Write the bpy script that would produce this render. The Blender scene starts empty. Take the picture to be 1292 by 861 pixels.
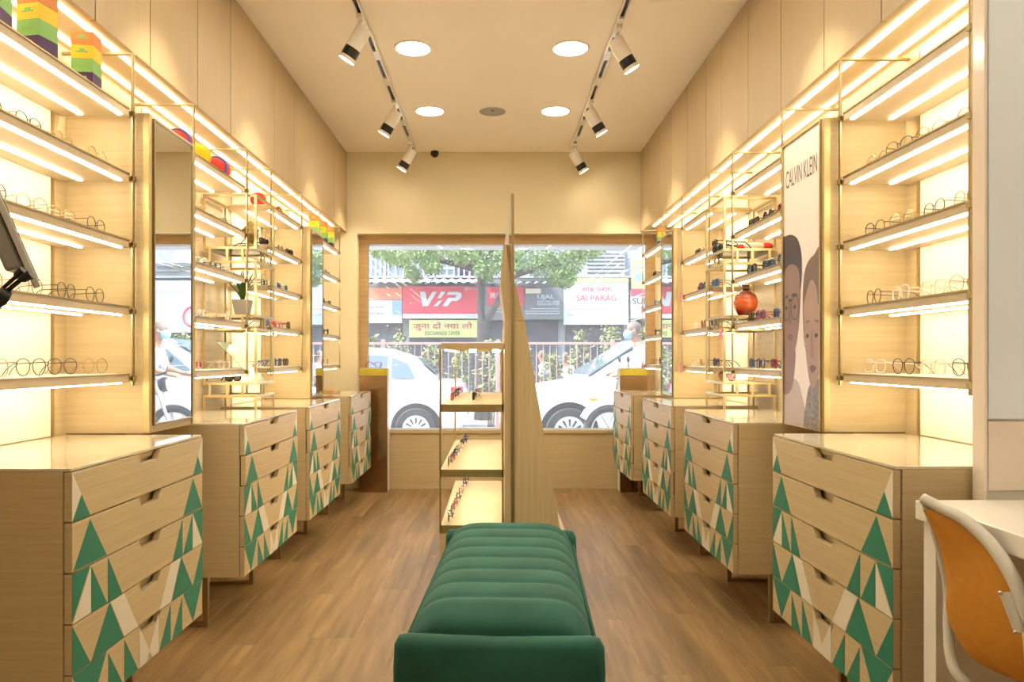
import bpy, bmesh, math, random
from mathutils import Vector, Matrix
random.seed(7)
PI = math.pi
scene = bpy.context.scene
COL = scene.collection

# ------------------------------------------------------------------ camera, world, light
CH = 1.155                      # lens height above the shop floor
FPX = 940.0                     # focal length in pixels of the 1292 x 861 frame
VX, VY = 626.0, 452.0           # where the aisle direction vanishes in the photograph
cam_d = bpy.data.cameras.new('camera')
cam_d.sensor_width = 36.0
cam_d.lens = 36.0 * FPX / 1292.0
cam_d.shift_x = (646.0 - VX) / 1292.0
cam_d.shift_y = (VY - 430.5) / 1292.0
cam_d.clip_end = 300
cam = bpy.data.objects.new('camera', cam_d)
COL.objects.link(cam)
cam.location = (0, 0, CH)
cam.rotation_euler = (PI / 2, 0, 0)
scene.camera = cam

W = bpy.data.worlds.new('sky')
scene.world = W
W.use_nodes = True
wn = W.node_tree.nodes
bg = wn['Background']
sky = wn.new('ShaderNodeTexSky')
sky.sky_type = 'NISHITA'
sky.sun_disc = False
sky.sun_elevation = math.radians(52)
sky.sun_rotation = math.radians(252)
sky.air_density = 1.2
sky.dust_density = 2.5
W.node_tree.links.new(sky.outputs[0], bg.inputs[0])
bg.inputs[1].default_value = 0.43

sun_d = bpy.data.lights.new('sun', 'SUN')
sun_d.energy = 5.5
sun_d.angle = math.radians(1.5)
sun_d.color = (1.0, 0.96, 0.9)
sun = bpy.data.objects.new('sun', sun_d)
COL.objects.link(sun)
sun.location = (-6, -4, 14)
sun.rotation_euler = Vector((0.62, 0.20, -0.75)).to_track_quat('-Z', 'Y').to_euler()

vs = scene.view_settings
vs.view_transform = 'Standard'
vs.look = 'None'
vs.gamma = 1.0
vs.use_curve_mapping = False
vs.exposure = 1.02

WARM = (1.0, 0.878, 0.63)
STRIP_E = 15.5
DOWN_E = 34.0
SPOT_W = 18.0

# ------------------------------------------------------------------ materials
def nodemat(name):
    m = bpy.data.materials.new(name)
    m.use_nodes = True
    nt = m.node_tree
    return m, nt, nt.nodes['Principled BSDF']

def plain(name, col, rough=0.5, metal=0.0, spec=0.5, var=0.06, scale=9.0, sheen=0.0, coat=0.0):
    m, nt, b = nodemat(name)
    tc = nt.nodes.new('ShaderNodeTexCoord')
    no = nt.nodes.new('ShaderNodeTexNoise')
    no.inputs['Scale'].default_value = scale
    no.inputs['Detail'].default_value = 4
    nt.links.new(tc.outputs['Object'], no.inputs['Vector'])
    r = nt.nodes.new('ShaderNodeValToRGB')
    r.color_ramp.elements[0].position = 0.3
    r.color_ramp.elements[1].position = 0.7
    r.color_ramp.elements[0].color = tuple(c * (1 - var) for c in col) + (1,)
    r.color_ramp.elements[1].color = tuple(min(1, c * (1 + var)) for c in col) + (1,)
    nt.links.new(no.outputs['Fac'], r.inputs['Fac'])
    nt.links.new(r.outputs['Color'], b.inputs['Base Color'])
    b.inputs['Roughness'].default_value = rough
    b.inputs['Metallic'].default_value = metal
    b.inputs['Specular IOR Level'].default_value = spec
    if sheen:
        b.inputs['Sheen Weight'].default_value = sheen
        b.inputs['Sheen Roughness'].default_value = 0.45
        b.inputs['Sheen Tint'].default_value = tuple(min(1, c * 2.2 + 0.1) for c in col) + (1,)
    if coat:
        b.inputs['Coat Weight'].default_value = coat
        b.inputs['Coat Roughness'].default_value = 0.08
    return m

def wood(name, c1, c2, stretch=(1.5, 1.5, 45), rough=0.45, bump=0.04, rnd=0.0, knots=0.0):
    m, nt, b = nodemat(name)
    L = nt.links.new
    tc = nt.nodes.new('ShaderNodeTexCoord')
    mp = nt.nodes.new('ShaderNodeMapping')
    mp.inputs['Scale'].default_value = stretch
    L(tc.outputs['Object'], mp.inputs['Vector'])
    vec = mp.outputs['Vector']
    oi = nt.nodes.new('ShaderNodeObjectInfo')
    if rnd:
        ad = nt.nodes.new('ShaderNodeVectorMath'); ad.operation = 'ADD'
        sc = nt.nodes.new('ShaderNodeVectorMath'); sc.operation = 'SCALE'
        sc.inputs[0].default_value = (31, 17, 11)
        L(oi.outputs['Random'], sc.inputs['Scale'])
        L(vec, ad.inputs[0]); L(sc.outputs[0], ad.inputs[1])
        vec = ad.outputs[0]
    n1 = nt.nodes.new('ShaderNodeTexNoise')
    n1.inputs['Scale'].default_value = 1.6
    n1.inputs['Detail'].default_value = 7
    n1.inputs['Roughness'].default_value = 0.62
    n1.inputs['Distortion'].default_value = 0.35
    L(vec, n1.inputs['Vector'])
    r = nt.nodes.new('ShaderNodeValToRGB')
    r.color_ramp.elements[0].position = 0.33
    r.color_ramp.elements[1].position = 0.68
    r.color_ramp.elements[0].color = c1 + (1,)
    r.color_ramp.elements[1].color = c2 + (1,)
    L(n1.outputs['Fac'], r.inputs['Fac'])
    col = r.outputs['Color']
    if knots:
        n2 = nt.nodes.new('ShaderNodeTexNoise')
        n2.inputs['Scale'].default_value = 0.55
        n2.inputs['Detail'].default_value = 3
        L(vec, n2.inputs['Vector'])
        r2 = nt.nodes.new('ShaderNodeValToRGB')
        r2.color_ramp.elements[0].position = 0.30
        r2.color_ramp.elements[1].position = 0.62
        r2.color_ramp.elements[0].color = (1 - knots,) * 3 + (1,)
        r2.color_ramp.elements[1].color = (1.08, 1.05, 1.0, 1)
        L(n2.outputs['Fac'], r2.inputs['Fac'])
        mx = nt.nodes.new('ShaderNodeMix'); mx.data_type = 'RGBA'; mx.blend_type = 'MULTIPLY'
        mx.inputs['Factor'].default_value = 1.0
        L(col, mx.inputs['A']); L(r2.outputs['Color'], mx.inputs['B'])
        col = mx.outputs['Result']
    if rnd:
        hs = nt.nodes.new('ShaderNodeHueSaturation')
        ma = nt.nodes.new('ShaderNodeMapRange')
        ma.inputs['To Min'].default_value = 1 - rnd
        ma.inputs['To Max'].default_value = 1 + rnd
        L(oi.outputs['Random'], ma.inputs['Value'])
        L(ma.outputs['Result'], hs.inputs['Value'])
        L(col, hs.inputs['Color'])
        col = hs.outputs['Color']
    L(col, b.inputs['Base Color'])
    b.inputs['Roughness'].default_value = rough
    if bump:
        bp = nt.nodes.new('ShaderNodeBump')
        bp.inputs['Strength'].default_value = bump
        bp.inputs['Distance'].default_value = 0.002
        L(n1.outputs['Fac'], bp.inputs['Height'])
        L(bp.outputs['Normal'], b.inputs['Normal'])
    return m

def emit(name, col, strength):
    m, nt, b = nodemat(name)
    b.inputs['Base Color'].default_value = (0.8, 0.8, 0.8, 1)
    b.inputs['Emission Color'].default_value = col + (1,)
    b.inputs['Emission Strength'].default_value = strength
    return m

def glass(name, tint=(1, 1, 1), ior=1.45, rough=0.0, haze_veil=0.0):
    m = bpy.data.materials.new(name)
    m.use_nodes = True
    nt = m.node_tree
    nt.nodes.remove(nt.nodes['Principled BSDF'])
    out = nt.nodes['Material Output']
    t = nt.nodes.new('ShaderNodeBsdfTransparent'); t.inputs[0].default_value = tint + (1,)
    g = nt.nodes.new('ShaderNodeBsdfGlossy'); g.inputs['Roughness'].default_value = rough
    f = nt.nodes.new('ShaderNodeFresnel'); f.inputs[0].default_value = ior
    mx = nt.nodes.new('ShaderNodeMixShader')
    nt.links.new(f.outputs[0], mx.inputs[0])
    nt.links.new(t.outputs[0], mx.inputs[1])
    nt.links.new(g.outputs[0], mx.inputs[2])
    last = mx
    if haze_veil:  # translucent veil mixed into the pane, standing in for bright street haze
        tr = nt.nodes.new('ShaderNodeBsdfTranslucent'); tr.inputs[0].default_value = (0.9, 0.9, 0.9, 1)
        m2 = nt.nodes.new('ShaderNodeMixShader')
        tc = nt.nodes.new('ShaderNodeTexCoord'); no = nt.nodes.new('ShaderNodeTexNoise'); no.inputs['Scale'].default_value = 1.2
        mr = nt.nodes.new('ShaderNodeMapRange'); mr.inputs['To Min'].default_value = haze_veil * 0.8; mr.inputs['To Max'].default_value = haze_veil * 1.2
        nt.links.new(tc.outputs['Object'], no.inputs['Vector']); nt.links.new(no.outputs['Fac'], mr.inputs['Value']); nt.links.new(mr.outputs['Result'], m2.inputs[0])
        nt.links.new(mx.outputs[0], m2.inputs[1]); nt.links.new(tr.outputs[0], m2.inputs[2])
        last = m2
    nt.links.new(last.outputs[0], out.inputs[0])
    return m

M = {}
M['wood'] = wood('light_laminate', (0.50, 0.385, 0.215), (0.60, 0.47, 0.275))
M['wood_v'] = wood('light_laminate_upright', (0.50, 0.385, 0.215), (0.60, 0.47, 0.275), stretch=(40, 40, 1.2))
M['wood_top'] = wood('overhead_laminate', (0.45, 0.335, 0.185), (0.495, 0.37, 0.21), stretch=(3, 22, 1.0), bump=0.02, rnd=0.03)
M['oak'] = wood('oak_frame', (0.40, 0.25, 0.10), (0.52, 0.34, 0.16), stretch=(2, 2, 30))
M['plank'] = wood('floor_plank', (0.265, 0.165, 0.073), (0.44, 0.29, 0.138), stretch=(16, 1.1, 4), rough=0.38, bump=0.04, rnd=0.05, knots=0.30)
M['subfloor'] = plain('subfloor', (0.10, 0.065, 0.035), 0.8)
M['cream'] = plain('cream_paint', (0.74, 0.65, 0.45), 0.75, var=0.015, scale=3)
M['ceil'] = plain('ceiling_paint', (0.88, 0.80, 0.68), 0.8, var=0.012, scale=2)
M['white'] = plain('white_lacquer', (0.80, 0.76, 0.70), 0.25, var=0.02)
M['gloss_cream'] = plain('gloss_cream_laminate', (0.84, 0.74, 0.66), 0.18, var=0.02, coat=0.4)
M['lav'] = plain('pale_blue_glass_panel', (0.80, 0.87, 1.0), 0.12, var=0.03, scale=2)
M['brass'] = plain('brushed_brass', (0.58, 0.47, 0.25), 0.38, metal=1.0, var=0.05, scale=30)
M['brass_satin'] = plain('satin_brass', (0.56, 0.45, 0.24), 0.55, metal=1.0, var=0.05, scale=30)
M['brass_d'] = plain('dull_brass', (0.42, 0.33, 0.18), 0.42, metal=1.0, var=0.06, scale=30)
M['bronze'] = plain('bronze_sheet', (0.42, 0.29, 0.18), 0.18, metal=1.0, var=0.10, scale=4)
M['steel'] = plain('brushed_steel', (0.6, 0.6, 0.6), 0.3, metal=1.0)
M['shelf'] = plain('shelf_laminate', (0.55, 0.435, 0.28), 0.45, var=0.05, scale=20)
M['marble'] = plain('glossy_stone_top', (0.62, 0.55, 0.42), 0.07, var=0.14, scale=7, coat=0.6)
M['green'] = plain('green_paint', (0.020, 0.20, 0.128), 0.5, var=0.05)
M['offwhite'] = plain('offwhite_paint', (0.72, 0.66, 0.55), 0.5, var=0.03)
M['velvet'] = plain('green_velvet', (0.0075, 0.082, 0.060), 0.8, var=0.25, scale=6, sheen=0.30)
M['black'] = plain('black_plastic', (0.012, 0.011, 0.010), 0.35, var=0.1)
M['dark'] = plain('dark_recess', (0.05, 0.045, 0.04), 0.7)
M['grey'] = plain('grey_plastic', (0.22, 0.20, 0.17), 0.5)
M['silver'] = plain('silver_plastic', (0.46, 0.43, 0.38), 0.35)
M['speaker'] = plain('grey_grille', (0.36, 0.34, 0.30), 0.7)
M['orange'] = plain('orange_fabric', (0.52, 0.215, 0.015), 0.75, var=0.07, scale=60)
M['frame_white'] = plain('chair_frame_paint', (0.62, 0.60, 0.54), 0.35, var=0.05)
M['mirror'] = plain('mirror_silver', (0.90, 0.92, 0.92), 0.015, metal=1.0, var=0.0)
M['poster'] = plain('poster_paper', (0.80, 0.70, 0.66), 0.35, var=0.02)
M['led'] = emit('led_diffuser', WARM, STRIP_E)
M['led_soffit'] = emit('soffit_led_diffuser', WARM, STRIP_E * 0.5)
M['downlight'] = emit('downlight_diffuser', (1.0, 0.90, 0.70), DOWN_E)
M['lens_lit'] = emit('spot_lens', (1.0, 0.86, 0.62), 30.0)
M['glass'] = glass('window_glass', (0.97, 0.98, 0.98), 1.5, haze_veil=0.075)
M['clear'] = glass('clear_glass', (0.95, 0.99, 0.96), 1.45)
M['lens'] = glass('clear_lens', (0.96, 0.97, 0.97), 1.4)
M['lens_dark'] = glass('dark_lens', (0.10, 0.085, 0.08), 1.5)
M['lens_rose'] = glass('rose_lens', (0.45, 0.28, 0.36), 1.5)
M['sheet_green'] = plain('pale_green_sheet', (0.58, 0.78, 0.60), 0.2, var=0.03)
M['sheet_green'].node_tree.nodes['Principled BSDF'].inputs['Alpha'].default_value = 0.5
M['wire_gold'] = plain('gold_wire', (0.40, 0.27, 0.12), 0.3, metal=1.0)
M['wire_dark'] = plain('dark_wire', (0.05, 0.035, 0.025), 0.35)
M['acetate_clear'] = plain('pale_acetate', (0.60, 0.52, 0.44), 0.15)
M['acetate_black'] = plain('black_acetate', (0.015, 0.013, 0.012), 0.15)
M['tortoise'] = plain('tortoise_acetate', (0.10, 0.045, 0.02), 0.15, var=0.6, scale=90)
M['acetate_red'] = plain('red_acetate', (0.32, 0.04, 0.06), 0.15)
M['acetate_blue'] = plain('blue_acetate', (0.05, 0.10, 0.24), 0.15)
M['pink'] = plain('pink_card', (0.75, 0.30, 0.32), 0.6)
M['box_orange'] = plain('box_orange', (0.75, 0.25, 0.05), 0.55)
M['box_yellow'] = plain('box_yellow', (0.80, 0.58, 0.02), 0.55)
M['box_green'] = plain('box_green', (0.24, 0.50, 0.13), 0.55)
M['box_purple'] = plain('box_purple', (0.07, 0.025, 0.11), 0.55)
M['mustard'] = plain('mustard_band', (0.42, 0.34, 0.015), 0.5)
M['red'] = plain('red_plush', (0.55, 0.035, 0.015), 0.8)
M['blue'] = plain('blue_plush', (0.10, 0.10, 0.42), 0.8)
M['yellow'] = plain('yellow_plush', (0.82, 0.58, 0.0), 0.8)
M['gold'] = plain('antique_gold', (0.26, 0.18, 0.06), 0.42, metal=0.6, var=0.3, scale=25)
M['pot'] = plain('grey_pot', (0.30, 0.275, 0.245), 0.6)
M['leaf'] = plain('plant_leaf', (0.055, 0.11, 0.02), 0.45, var=0.3)
M['vase'] = plain('red_glazed_ceramic', (0.55, 0.07, 0.012), 0.06, var=0.45, scale=7, coat=0.8)
M['skin'] = plain('skin', (0.36, 0.19, 0.12), 0.55)
M['hair'] = plain('grey_hair', (0.16, 0.13, 0.11), 0.8)
M['shirt'] = plain('white_shirt', (0.72, 0.72, 0.76), 0.8)
M['jeans'] = plain('blue_jeans', (0.09, 0.14, 0.26), 0.85, var=0.2)
M['mask'] = plain('blue_mask', (0.25, 0.52, 0.72), 0.8)
M['car'] = plain('white_car_paint', (0.80, 0.80, 0.81), 0.25, coat=0.6, var=0.01)
M['car_glass'] = plain('car_window', (0.10, 0.15, 0.18), 0.05, spec=0.9)
M['tyre'] = plain('tyre_rubber', (0.03, 0.03, 0.032), 0.8)
M['hub'] = plain('wheel_alloy', (0.55, 0.56, 0.58), 0.3, metal=0.6)
M['lamp_red'] = plain('tail_lamp_red', (0.60, 0.02, 0.03), 0.2)
M['lamp_amber'] = plain('amber_lamp', (0.75, 0.30, 0.02), 0.25)
M['road'] = plain('asphalt', (0.30, 0.29, 0.28), 0.9, var=0.15, scale=5)
M['pave'] = plain('pavement_stone', (0.42, 0.40, 0.37), 0.9, var=0.12, scale=3)
M['rail'] = plain('faded_red_rail', (0.42, 0.26, 0.22), 0.6)
M['trunk'] = plain('tree_bark', (0.10, 0.085, 0.075), 0.9, var=0.3, scale=8)
M['bay_panel'] = plain('pale_back_panel', (0.80, 0.74, 0.60), 0.6, var=0.02)
M['foliage'] = plain('tree_foliage', (0.22, 0.33, 0.12), 0.6, var=0.4, scale=2)
M['shrub'] = plain('shrub_leaf', (0.30, 0.36, 0.14), 0.6, var=0.5, scale=4)
M['sign_red'] = plain('sign_red', (0.60, 0.06, 0.09), 0.5, var=0.03)
M['sign_orange'] = plain('sign_orange', (0.70, 0.22, 0.14), 0.5)
M['sign_white'] = plain('sign_white', (0.52, 0.56, 0.59), 0.5, var=0.02)
M['sign_blue'] = plain('sign_blue', (0.22, 0.38, 0.66), 0.5)
M['sign_lime'] = plain('sign_lime', (0.50, 0.58, 0.20), 0.5)
M['sign_grey'] = plain('sign_grey', (0.17, 0.18, 0.19), 0.5)
M['sign_yellow'] = plain('sign_yellow', (0.70, 0.62, 0.22), 0.5)
M['ink_red'] = plain('ink_red', (0.50, 0.04, 0.05), 0.6)
M['ink_maroon'] = plain('ink_maroon', (0.45, 0.06, 0.12), 0.6)
M['ink_dark'] = plain('ink_dark', (0.06, 0.06, 0.06), 0.6)
M['ink_grey'] = plain('ink_grey', (0.35, 0.36, 0.38), 0.6)
M['ink_blue'] = plain('ink_blue', (0.15, 0.22, 0.55), 0.6)
M['facade'] = plain('weathered_plaster', (0.36, 0.39, 0.42), 0.9, var=0.2, scale=1.5)
M['facade_d'] = plain('dark_shopfront', (0.09, 0.095, 0.11), 0.8, var=0.3, scale=2)
M['win_blue'] = plain('blue_grey_louvre', (0.34, 0.39, 0.46), 0.5)
M['corr'] = plain('corrugated_sheet', (0.66, 0.64, 0.60), 0.7, var=0.12, scale=2)
M['p_hair'] = plain('print_brown_hair', (0.05, 0.032, 0.026), 0.4)
M['p_hair2'] = plain('print_fair_hair', (0.17, 0.105, 0.068), 0.4)
M['p_skin'] = plain('print_skin', (0.25, 0.145, 0.10), 0.4)
M['p_skin2'] = plain('print_pale_skin', (0.39, 0.25, 0.19), 0.4)
M['p_shade'] = plain('print_lip_brow', (0.15, 0.07, 0.055), 0.4)
M['p_nose'] = plain('print_nose_shade', (0.19, 0.105, 0.07), 0.4)
M['p_nose2'] = plain('print_pale_nose_shade', (0.31, 0.19, 0.14), 0.4)
M['p_coat'] = plain('print_coat', (0.50, 0.41, 0.37), 0.4)
M['p_knit'] = plain('print_knit', (0.24, 0.20, 0.18), 0.4, var=0.5, scale=80)

# ------------------------------------------------------------------ mesh builder
class MB:
    def __init__(s):
        s.v = []; s.f = []
    def add(s, vs_, fs_):
        k = len(s.v)
        s.v += [tuple(p) for p in vs_]
        s.f += [tuple(i + k for i in q) for q in fs_]
        return s
    def box(s, x0, x1, y0, y1, z0, z1):
        v = [(x, y, z) for z in (z0, z1) for y in (y0, y1) for x in (x0, x1)]
        return s.add(v, [(0, 2, 3, 1), (4, 5, 7, 6), (0, 1, 5, 4), (2, 6, 7, 3), (0, 4, 6, 2), (1, 3, 7, 5)])
    def rings(s, rings, cap=True, closed=False):
        n = len(rings[0]); v = [p for r in rings for p in r]; f = []
        m = len(rings)
        for i in range(m if closed else m - 1):
            a = i * n; b = ((i + 1) % m) * n
            for j in range(n):
                k = (j + 1) % n
                f.append((a + j, a + k, b + k, b + j))
        if cap and not closed:
            f.append(tuple(range(n))); f.append(tuple(range((m - 1) * n, m * n)))
        return s.add(v, f)
    def tube(s, pts, r, n=6, closed=False, cap=True):
        pts = [Vector(p) for p in pts]
        rs = r if isinstance(r, (list, tuple)) else [r] * len(pts)
        rings = []; m = len(pts); up = None
        for i, p in enumerate(pts):
            if closed:
                d = pts[(i + 1) % m] - pts[i - 1]
            else:
                d = pts[min(i + 1, m - 1)] - pts[max(i - 1, 0)]
            d.normalize()
            if up is None:
                up = Vector((0, 0, 1)) if abs(d.z) < 0.9 else Vector((0, 1, 0))
            a = d.cross(up)
            if a.length < 1e-5:
                a = d.cross(Vector((1, 0, 0)))
            a.normalize(); b = a.cross(d).normalized(); up = b
            rings.append([p + (a * math.cos(t) + b * math.sin(t)) * rs[i] for t in (2 * PI * k / n + PI / n for k in range(n))])
        return s.rings(rings, cap, closed)
    def cyl(s, p0, p1, r0, r1=None, n=14):
        return s.tube([p0, p1], [r0, r0 if r1 is None else r1], n)
    def prism(s, poly, axis, a0, a1):
        def q(p, a):
            return (a, p[0], p[1]) if axis == 'x' else (p[0], a, p[1]) if axis == 'y' else (p[0], p[1], a)
        return s.rings([[q(p, a0) for p in poly], [q(p, a1) for p in poly]])
    def lathe(s, prof, n=20, c=(0, 0, 0)):
        return s.rings([[(c[0] + r * math.cos(2 * PI * k / n), c[1] + r * math.sin(2 * PI * k / n), c[2] + z) for k in range(n)] for r, z in prof])
    def ball(s, c, rx, ry, rz, n=14, m=9):
        return s.rings([[(c[0] + rx * math.sin(PI * (i + 0.02) / (m + 0.04)) * math.cos(2 * PI * k / n),
                          c[1] + ry * math.sin(PI * (i + 0.02) / (m + 0.04)) * math.sin(2 * PI * k / n),
                          c[2] - rz * math.cos(PI * (i + 0.02) / (m + 0.04))) for k in range(n)] for i in range(m + 1)])
    def grid(s, rows):
        n = len(rows[0]); f = []
        for i in range(len(rows) - 1):
            for j in range(n - 1):
                f.append((i * n + j, i * n + j + 1, (i + 1) * n + j + 1, (i + 1) * n + j))
        return s.add([p for r in rows for p in r], f)
    def mesh(s, mat, smooth=False, bevel=0.0, off=None, name='mesh', recalc=True):
        me = bpy.data.meshes.new(name)
        v = s.v if off is None else [(p[0] - off[0], p[1] - off[1], p[2] - off[2]) for p in s.v]
        me.from_pydata([tuple(p) for p in v], [], s.f)
        if recalc or bevel:
            bm = bmesh.new(); bm.from_mesh(me)
            bmesh.ops.recalc_face_normals(bm, faces=bm.faces)
            if bevel:
                es = [e for e in bm.edges if len(e.link_faces) == 2 and e.calc_face_angle(0) > 0.7]
                bmesh.ops.bevel(bm, geom=es, offset=bevel, segments=2, affect='EDGES', profile=0.6, clamp_overlap=True)
            bm.to_mesh(me); bm.free()
        if smooth:
            for p in me.polygons: p.use_smooth = True
            if smooth != 'all':
                me.set_sharp_from_angle(angle=0.75)
        me.materials.append(M[mat] if isinstance(mat, str) else mat)
        return me

def add(name, mesh, parent=None, label=None, loc=None, rot=None):
    o = bpy.data.objects.new(name, mesh)
    COL.objects.link(o)
    if parent: o.parent = parent
    if loc: o.location = loc
    if rot: o.rotation_euler = rot
    if label: o['label'] = label
    return o

def tag(o, label, cat, group=None):
    o['label'] = label; o['category'] = cat
    if group: o['group'] = group
    return o

def thing(name, label, cat, loc=(0, 0, 0), rz=0.0, group=None, rot=None):
    o = bpy.data.objects.new(name, None)
    o.empty_display_size = 0.05
    COL.objects.link(o)
    o.location = loc
    o.rotation_euler = rot if rot else (0, 0, rz)
    return tag(o, label, cat, group)

def struct(name, mesh, label, parent=None):
    o = add(name, mesh, parent)
    o['kind'] = 'structure'
    o['label'] = label; o['category'] = name.split('_')[0]
    return o

def B(*a): return MB().box(*a)

def at(px, py, Y):
    return ((px - VX) / FPX * Y, Y, CH + (VY - py) / FPX * Y)

FONT_CACHE = {}
def text_mesh(s, w, h, mat, depth=0.004, shear=0.0, bold=0.0):
    """lettering in the x-z plane facing -y, centred, fitted to w x h"""
    cu = bpy.data.curves.new('lettering', 'FONT')
    cu.body = s; cu.size = 1; cu.extrude = 0.0; cu.shear = shear; cu.offset = bold
    cu.resolution_u = 3
    ob = bpy.data.objects.new('lettering', cu)
    COL.objects.link(ob)
    dg = bpy.context.evaluated_depsgraph_get()
    me = bpy.data.meshes.new_from_object(ob.evaluated_get(dg))
    bpy.data.objects.remove(ob); bpy.data.curves.remove(cu)
    vs_ = [v.co.copy() for v in me.vertices]
    if not vs_:
        return None
    x0 = min(v.x for v in vs_); x1 = max(v.x for v in vs_)
    y0 = min(v.y for v in vs_); y1 = max(v.y for v in vs_)
    sx = w / (x1 - x0); sy = h / (y1 - y0)
    for v in me.vertices:
        c = v.co
        v.co = ((c.x - (x0 + x1) / 2) * sx, -depth, (c.y - (y0 + y1) / 2) * sy)
    me.materials.clear(); me.materials.append(M[mat])
    return me

# ------------------------------------------------------------------ room shell
H = CH + 1.82
YW = 6.58                      # window wall
XL, XR = -1.544, 1.498         # shelf back walls
fl = struct('floor', B(-1.75, 2.5, -2.6, YW + 0.1, -0.22, -0.012).mesh('subfloor'), 'brown wood plank shop floor')
pw, pl = 0.19, 1.22
plank_full = B(0, pw - 0.0006, 0, pl - 0.0006, -0.012, 0).mesh('plank', bevel=0.0004)
ci = 0
x = -1.73
while x < 2.45:
    y = -2.6 - ((ci * 0.47) % 1.0) * pl
    while y < YW - 0.02:
        y1 = min(y + pl, YW); ys = max(y, -2.6)
        if y1 - ys > 0.03:
            if abs((y1 - ys) - pl) < 1e-6:
                me = plank_full
            else:
                me = B(0, pw - 0.0006, 0, y1 - ys - 0.0006, -0.012, 0).mesh('plank', bevel=0.0004)
            add('plank', me, fl, loc=(x, ys, 0))
        y += pl
    x += pw; ci += 1
struct('ceiling', B(-1.75, 2.5, -2.7, YW + 0.2, H, H + 0.2).mesh('ceil'), 'plain warm white shop ceiling')
struct('wall_left', B(XL - 0.2, XL, -2.6, YW + 0.2, -0.01, H).mesh('wood'), 'pale laminate wall behind the shelves with the mirror')
struct('wall_right', B(XR, XR + 0.2, 1.862, YW + 0.2, -0.01, H).mesh('wood'), 'pale laminate wall behind the shelves with the poster')
struct('wall_side', B(2.4, 2.5, -2.6, 1.87, -0.01, H).mesh('cream'), 'cream wall beside the white table')
struct('wall_back', B(-1.75, 2.5, -2.7, -2.6, -0.01, H).mesh('cream'), 'cream wall behind the photographer')
# window wall with its opening
OX0, OX1, OZ0, OZ1 = -1.228, 1.425, 0.52, CH + 1.10
wf = MB()
wf.box(XL, OX0, YW, YW + 0.2, -0.01, H)
wf.box(OX1, XR, YW, YW + 0.2, -0.01, H)
wf.box(OX0, OX1, YW, YW + 0.2, OZ1, H)
struct('wall_front', wf.mesh('cream'), 'cream wall around the street window')
struct('wall_below_window', B(OX0, OX1, YW, YW + 0.2, -0.01, OZ0 - 0.03).mesh('wood'), 'wood panelled wall under the street window')
win = struct('window_1', B(OX0 + 0.03, OX1 - 0.03, YW + 0.13, YW + 0.136, OZ0 + 0.0, OZ1 - 0.075).mesh('glass'), 'large clear street window pane')
fr = MB()
fr.box(OX0, OX0 + 0.075, YW + 0.09, YW + 0.19, OZ0, OZ1)
fr.box(OX1 - 0.075, OX1, YW + 0.09, YW + 0.19, OZ0, OZ1)
fr.box(OX0 + 0.075, OX1 - 0.075, YW + 0.09, YW + 0.19, OZ1 - 0.078, OZ1)
add('window_frame', fr.mesh('oak', bevel=0.004), win)
add('window_sill', B(OX0, OX1, YW - 0.015, YW + 0.19, OZ0 - 0.03, OZ0).mesh('wood', bevel=0.003), win)
# white partition by the table
PY = 1.825
wr = struct('wall_return', B(1.203, 2.4, PY + 0.002, PY + 0.045, -0.01, H).mesh('white'), 'white partition wall beside the shelves, behind the table')
add('corner_post', B(1.195, 1.2025, PY - 0.003, PY + 0.046, 0.0, H).mesh('gloss_cream', bevel=0.003), wr)
add('glass_panel', B(1.204, 2.39, PY - 0.006, PY + 0.0015, 1.006, H - 0.01).mesh('lav', bevel=0.002), wr)
add('lower_panel', B(1.204, 2.39, PY - 0.004, PY + 0.0015, 0.83, 1.000).mesh('gloss_cream', bevel=0.002), wr)
add('base_panel', B(1.204, 2.39, PY - 0.004, PY + 0.0015, 0.02, 0.80).mesh('gloss_cream', bevel=0.002), wr)

# piers between the shelf bays, with brass edging
def pier(n, x_wall, x_front, y0, y1, z0, lab):
    a, b = min(x_wall, x_front), max(x_wall, x_front)
    o = struct('trim_%d' % n, B(a, b, y0, y1, z0, CH + 0.88).mesh('wood'), lab)
    s = 1 if x_front > x_wall else -1
    for yy in (y0 - 0.004, y1 - 0.018):
        xa, xb = sorted((x_front - s * 0.018, x_front + s * 0.006))
        add('edge_strip', B(xa, xb, yy, yy + 0.022, max(z0, 0.02), CH + 0.88).mesh('brass_satin', bevel=0.002), o)
pier(1, XL, -1.25, 2.676, 3.070, 0.884, 'laminate pier with brass edges carrying the tall mirror')
pier(2, XL, -1.25, 4.985, 5.370, 0.884, 'laminate pier with brass edges carrying the narrow mirror near the window')
pier(3, XR, 1.204, 2.725, 3.125, 0.884, 'laminate pier with brass edges carrying the portrait poster')
pier(4, XR, 1.204, 5.030, 5.420, 0.884, 'laminate pier with brass edges beyond the red vase')

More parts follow.
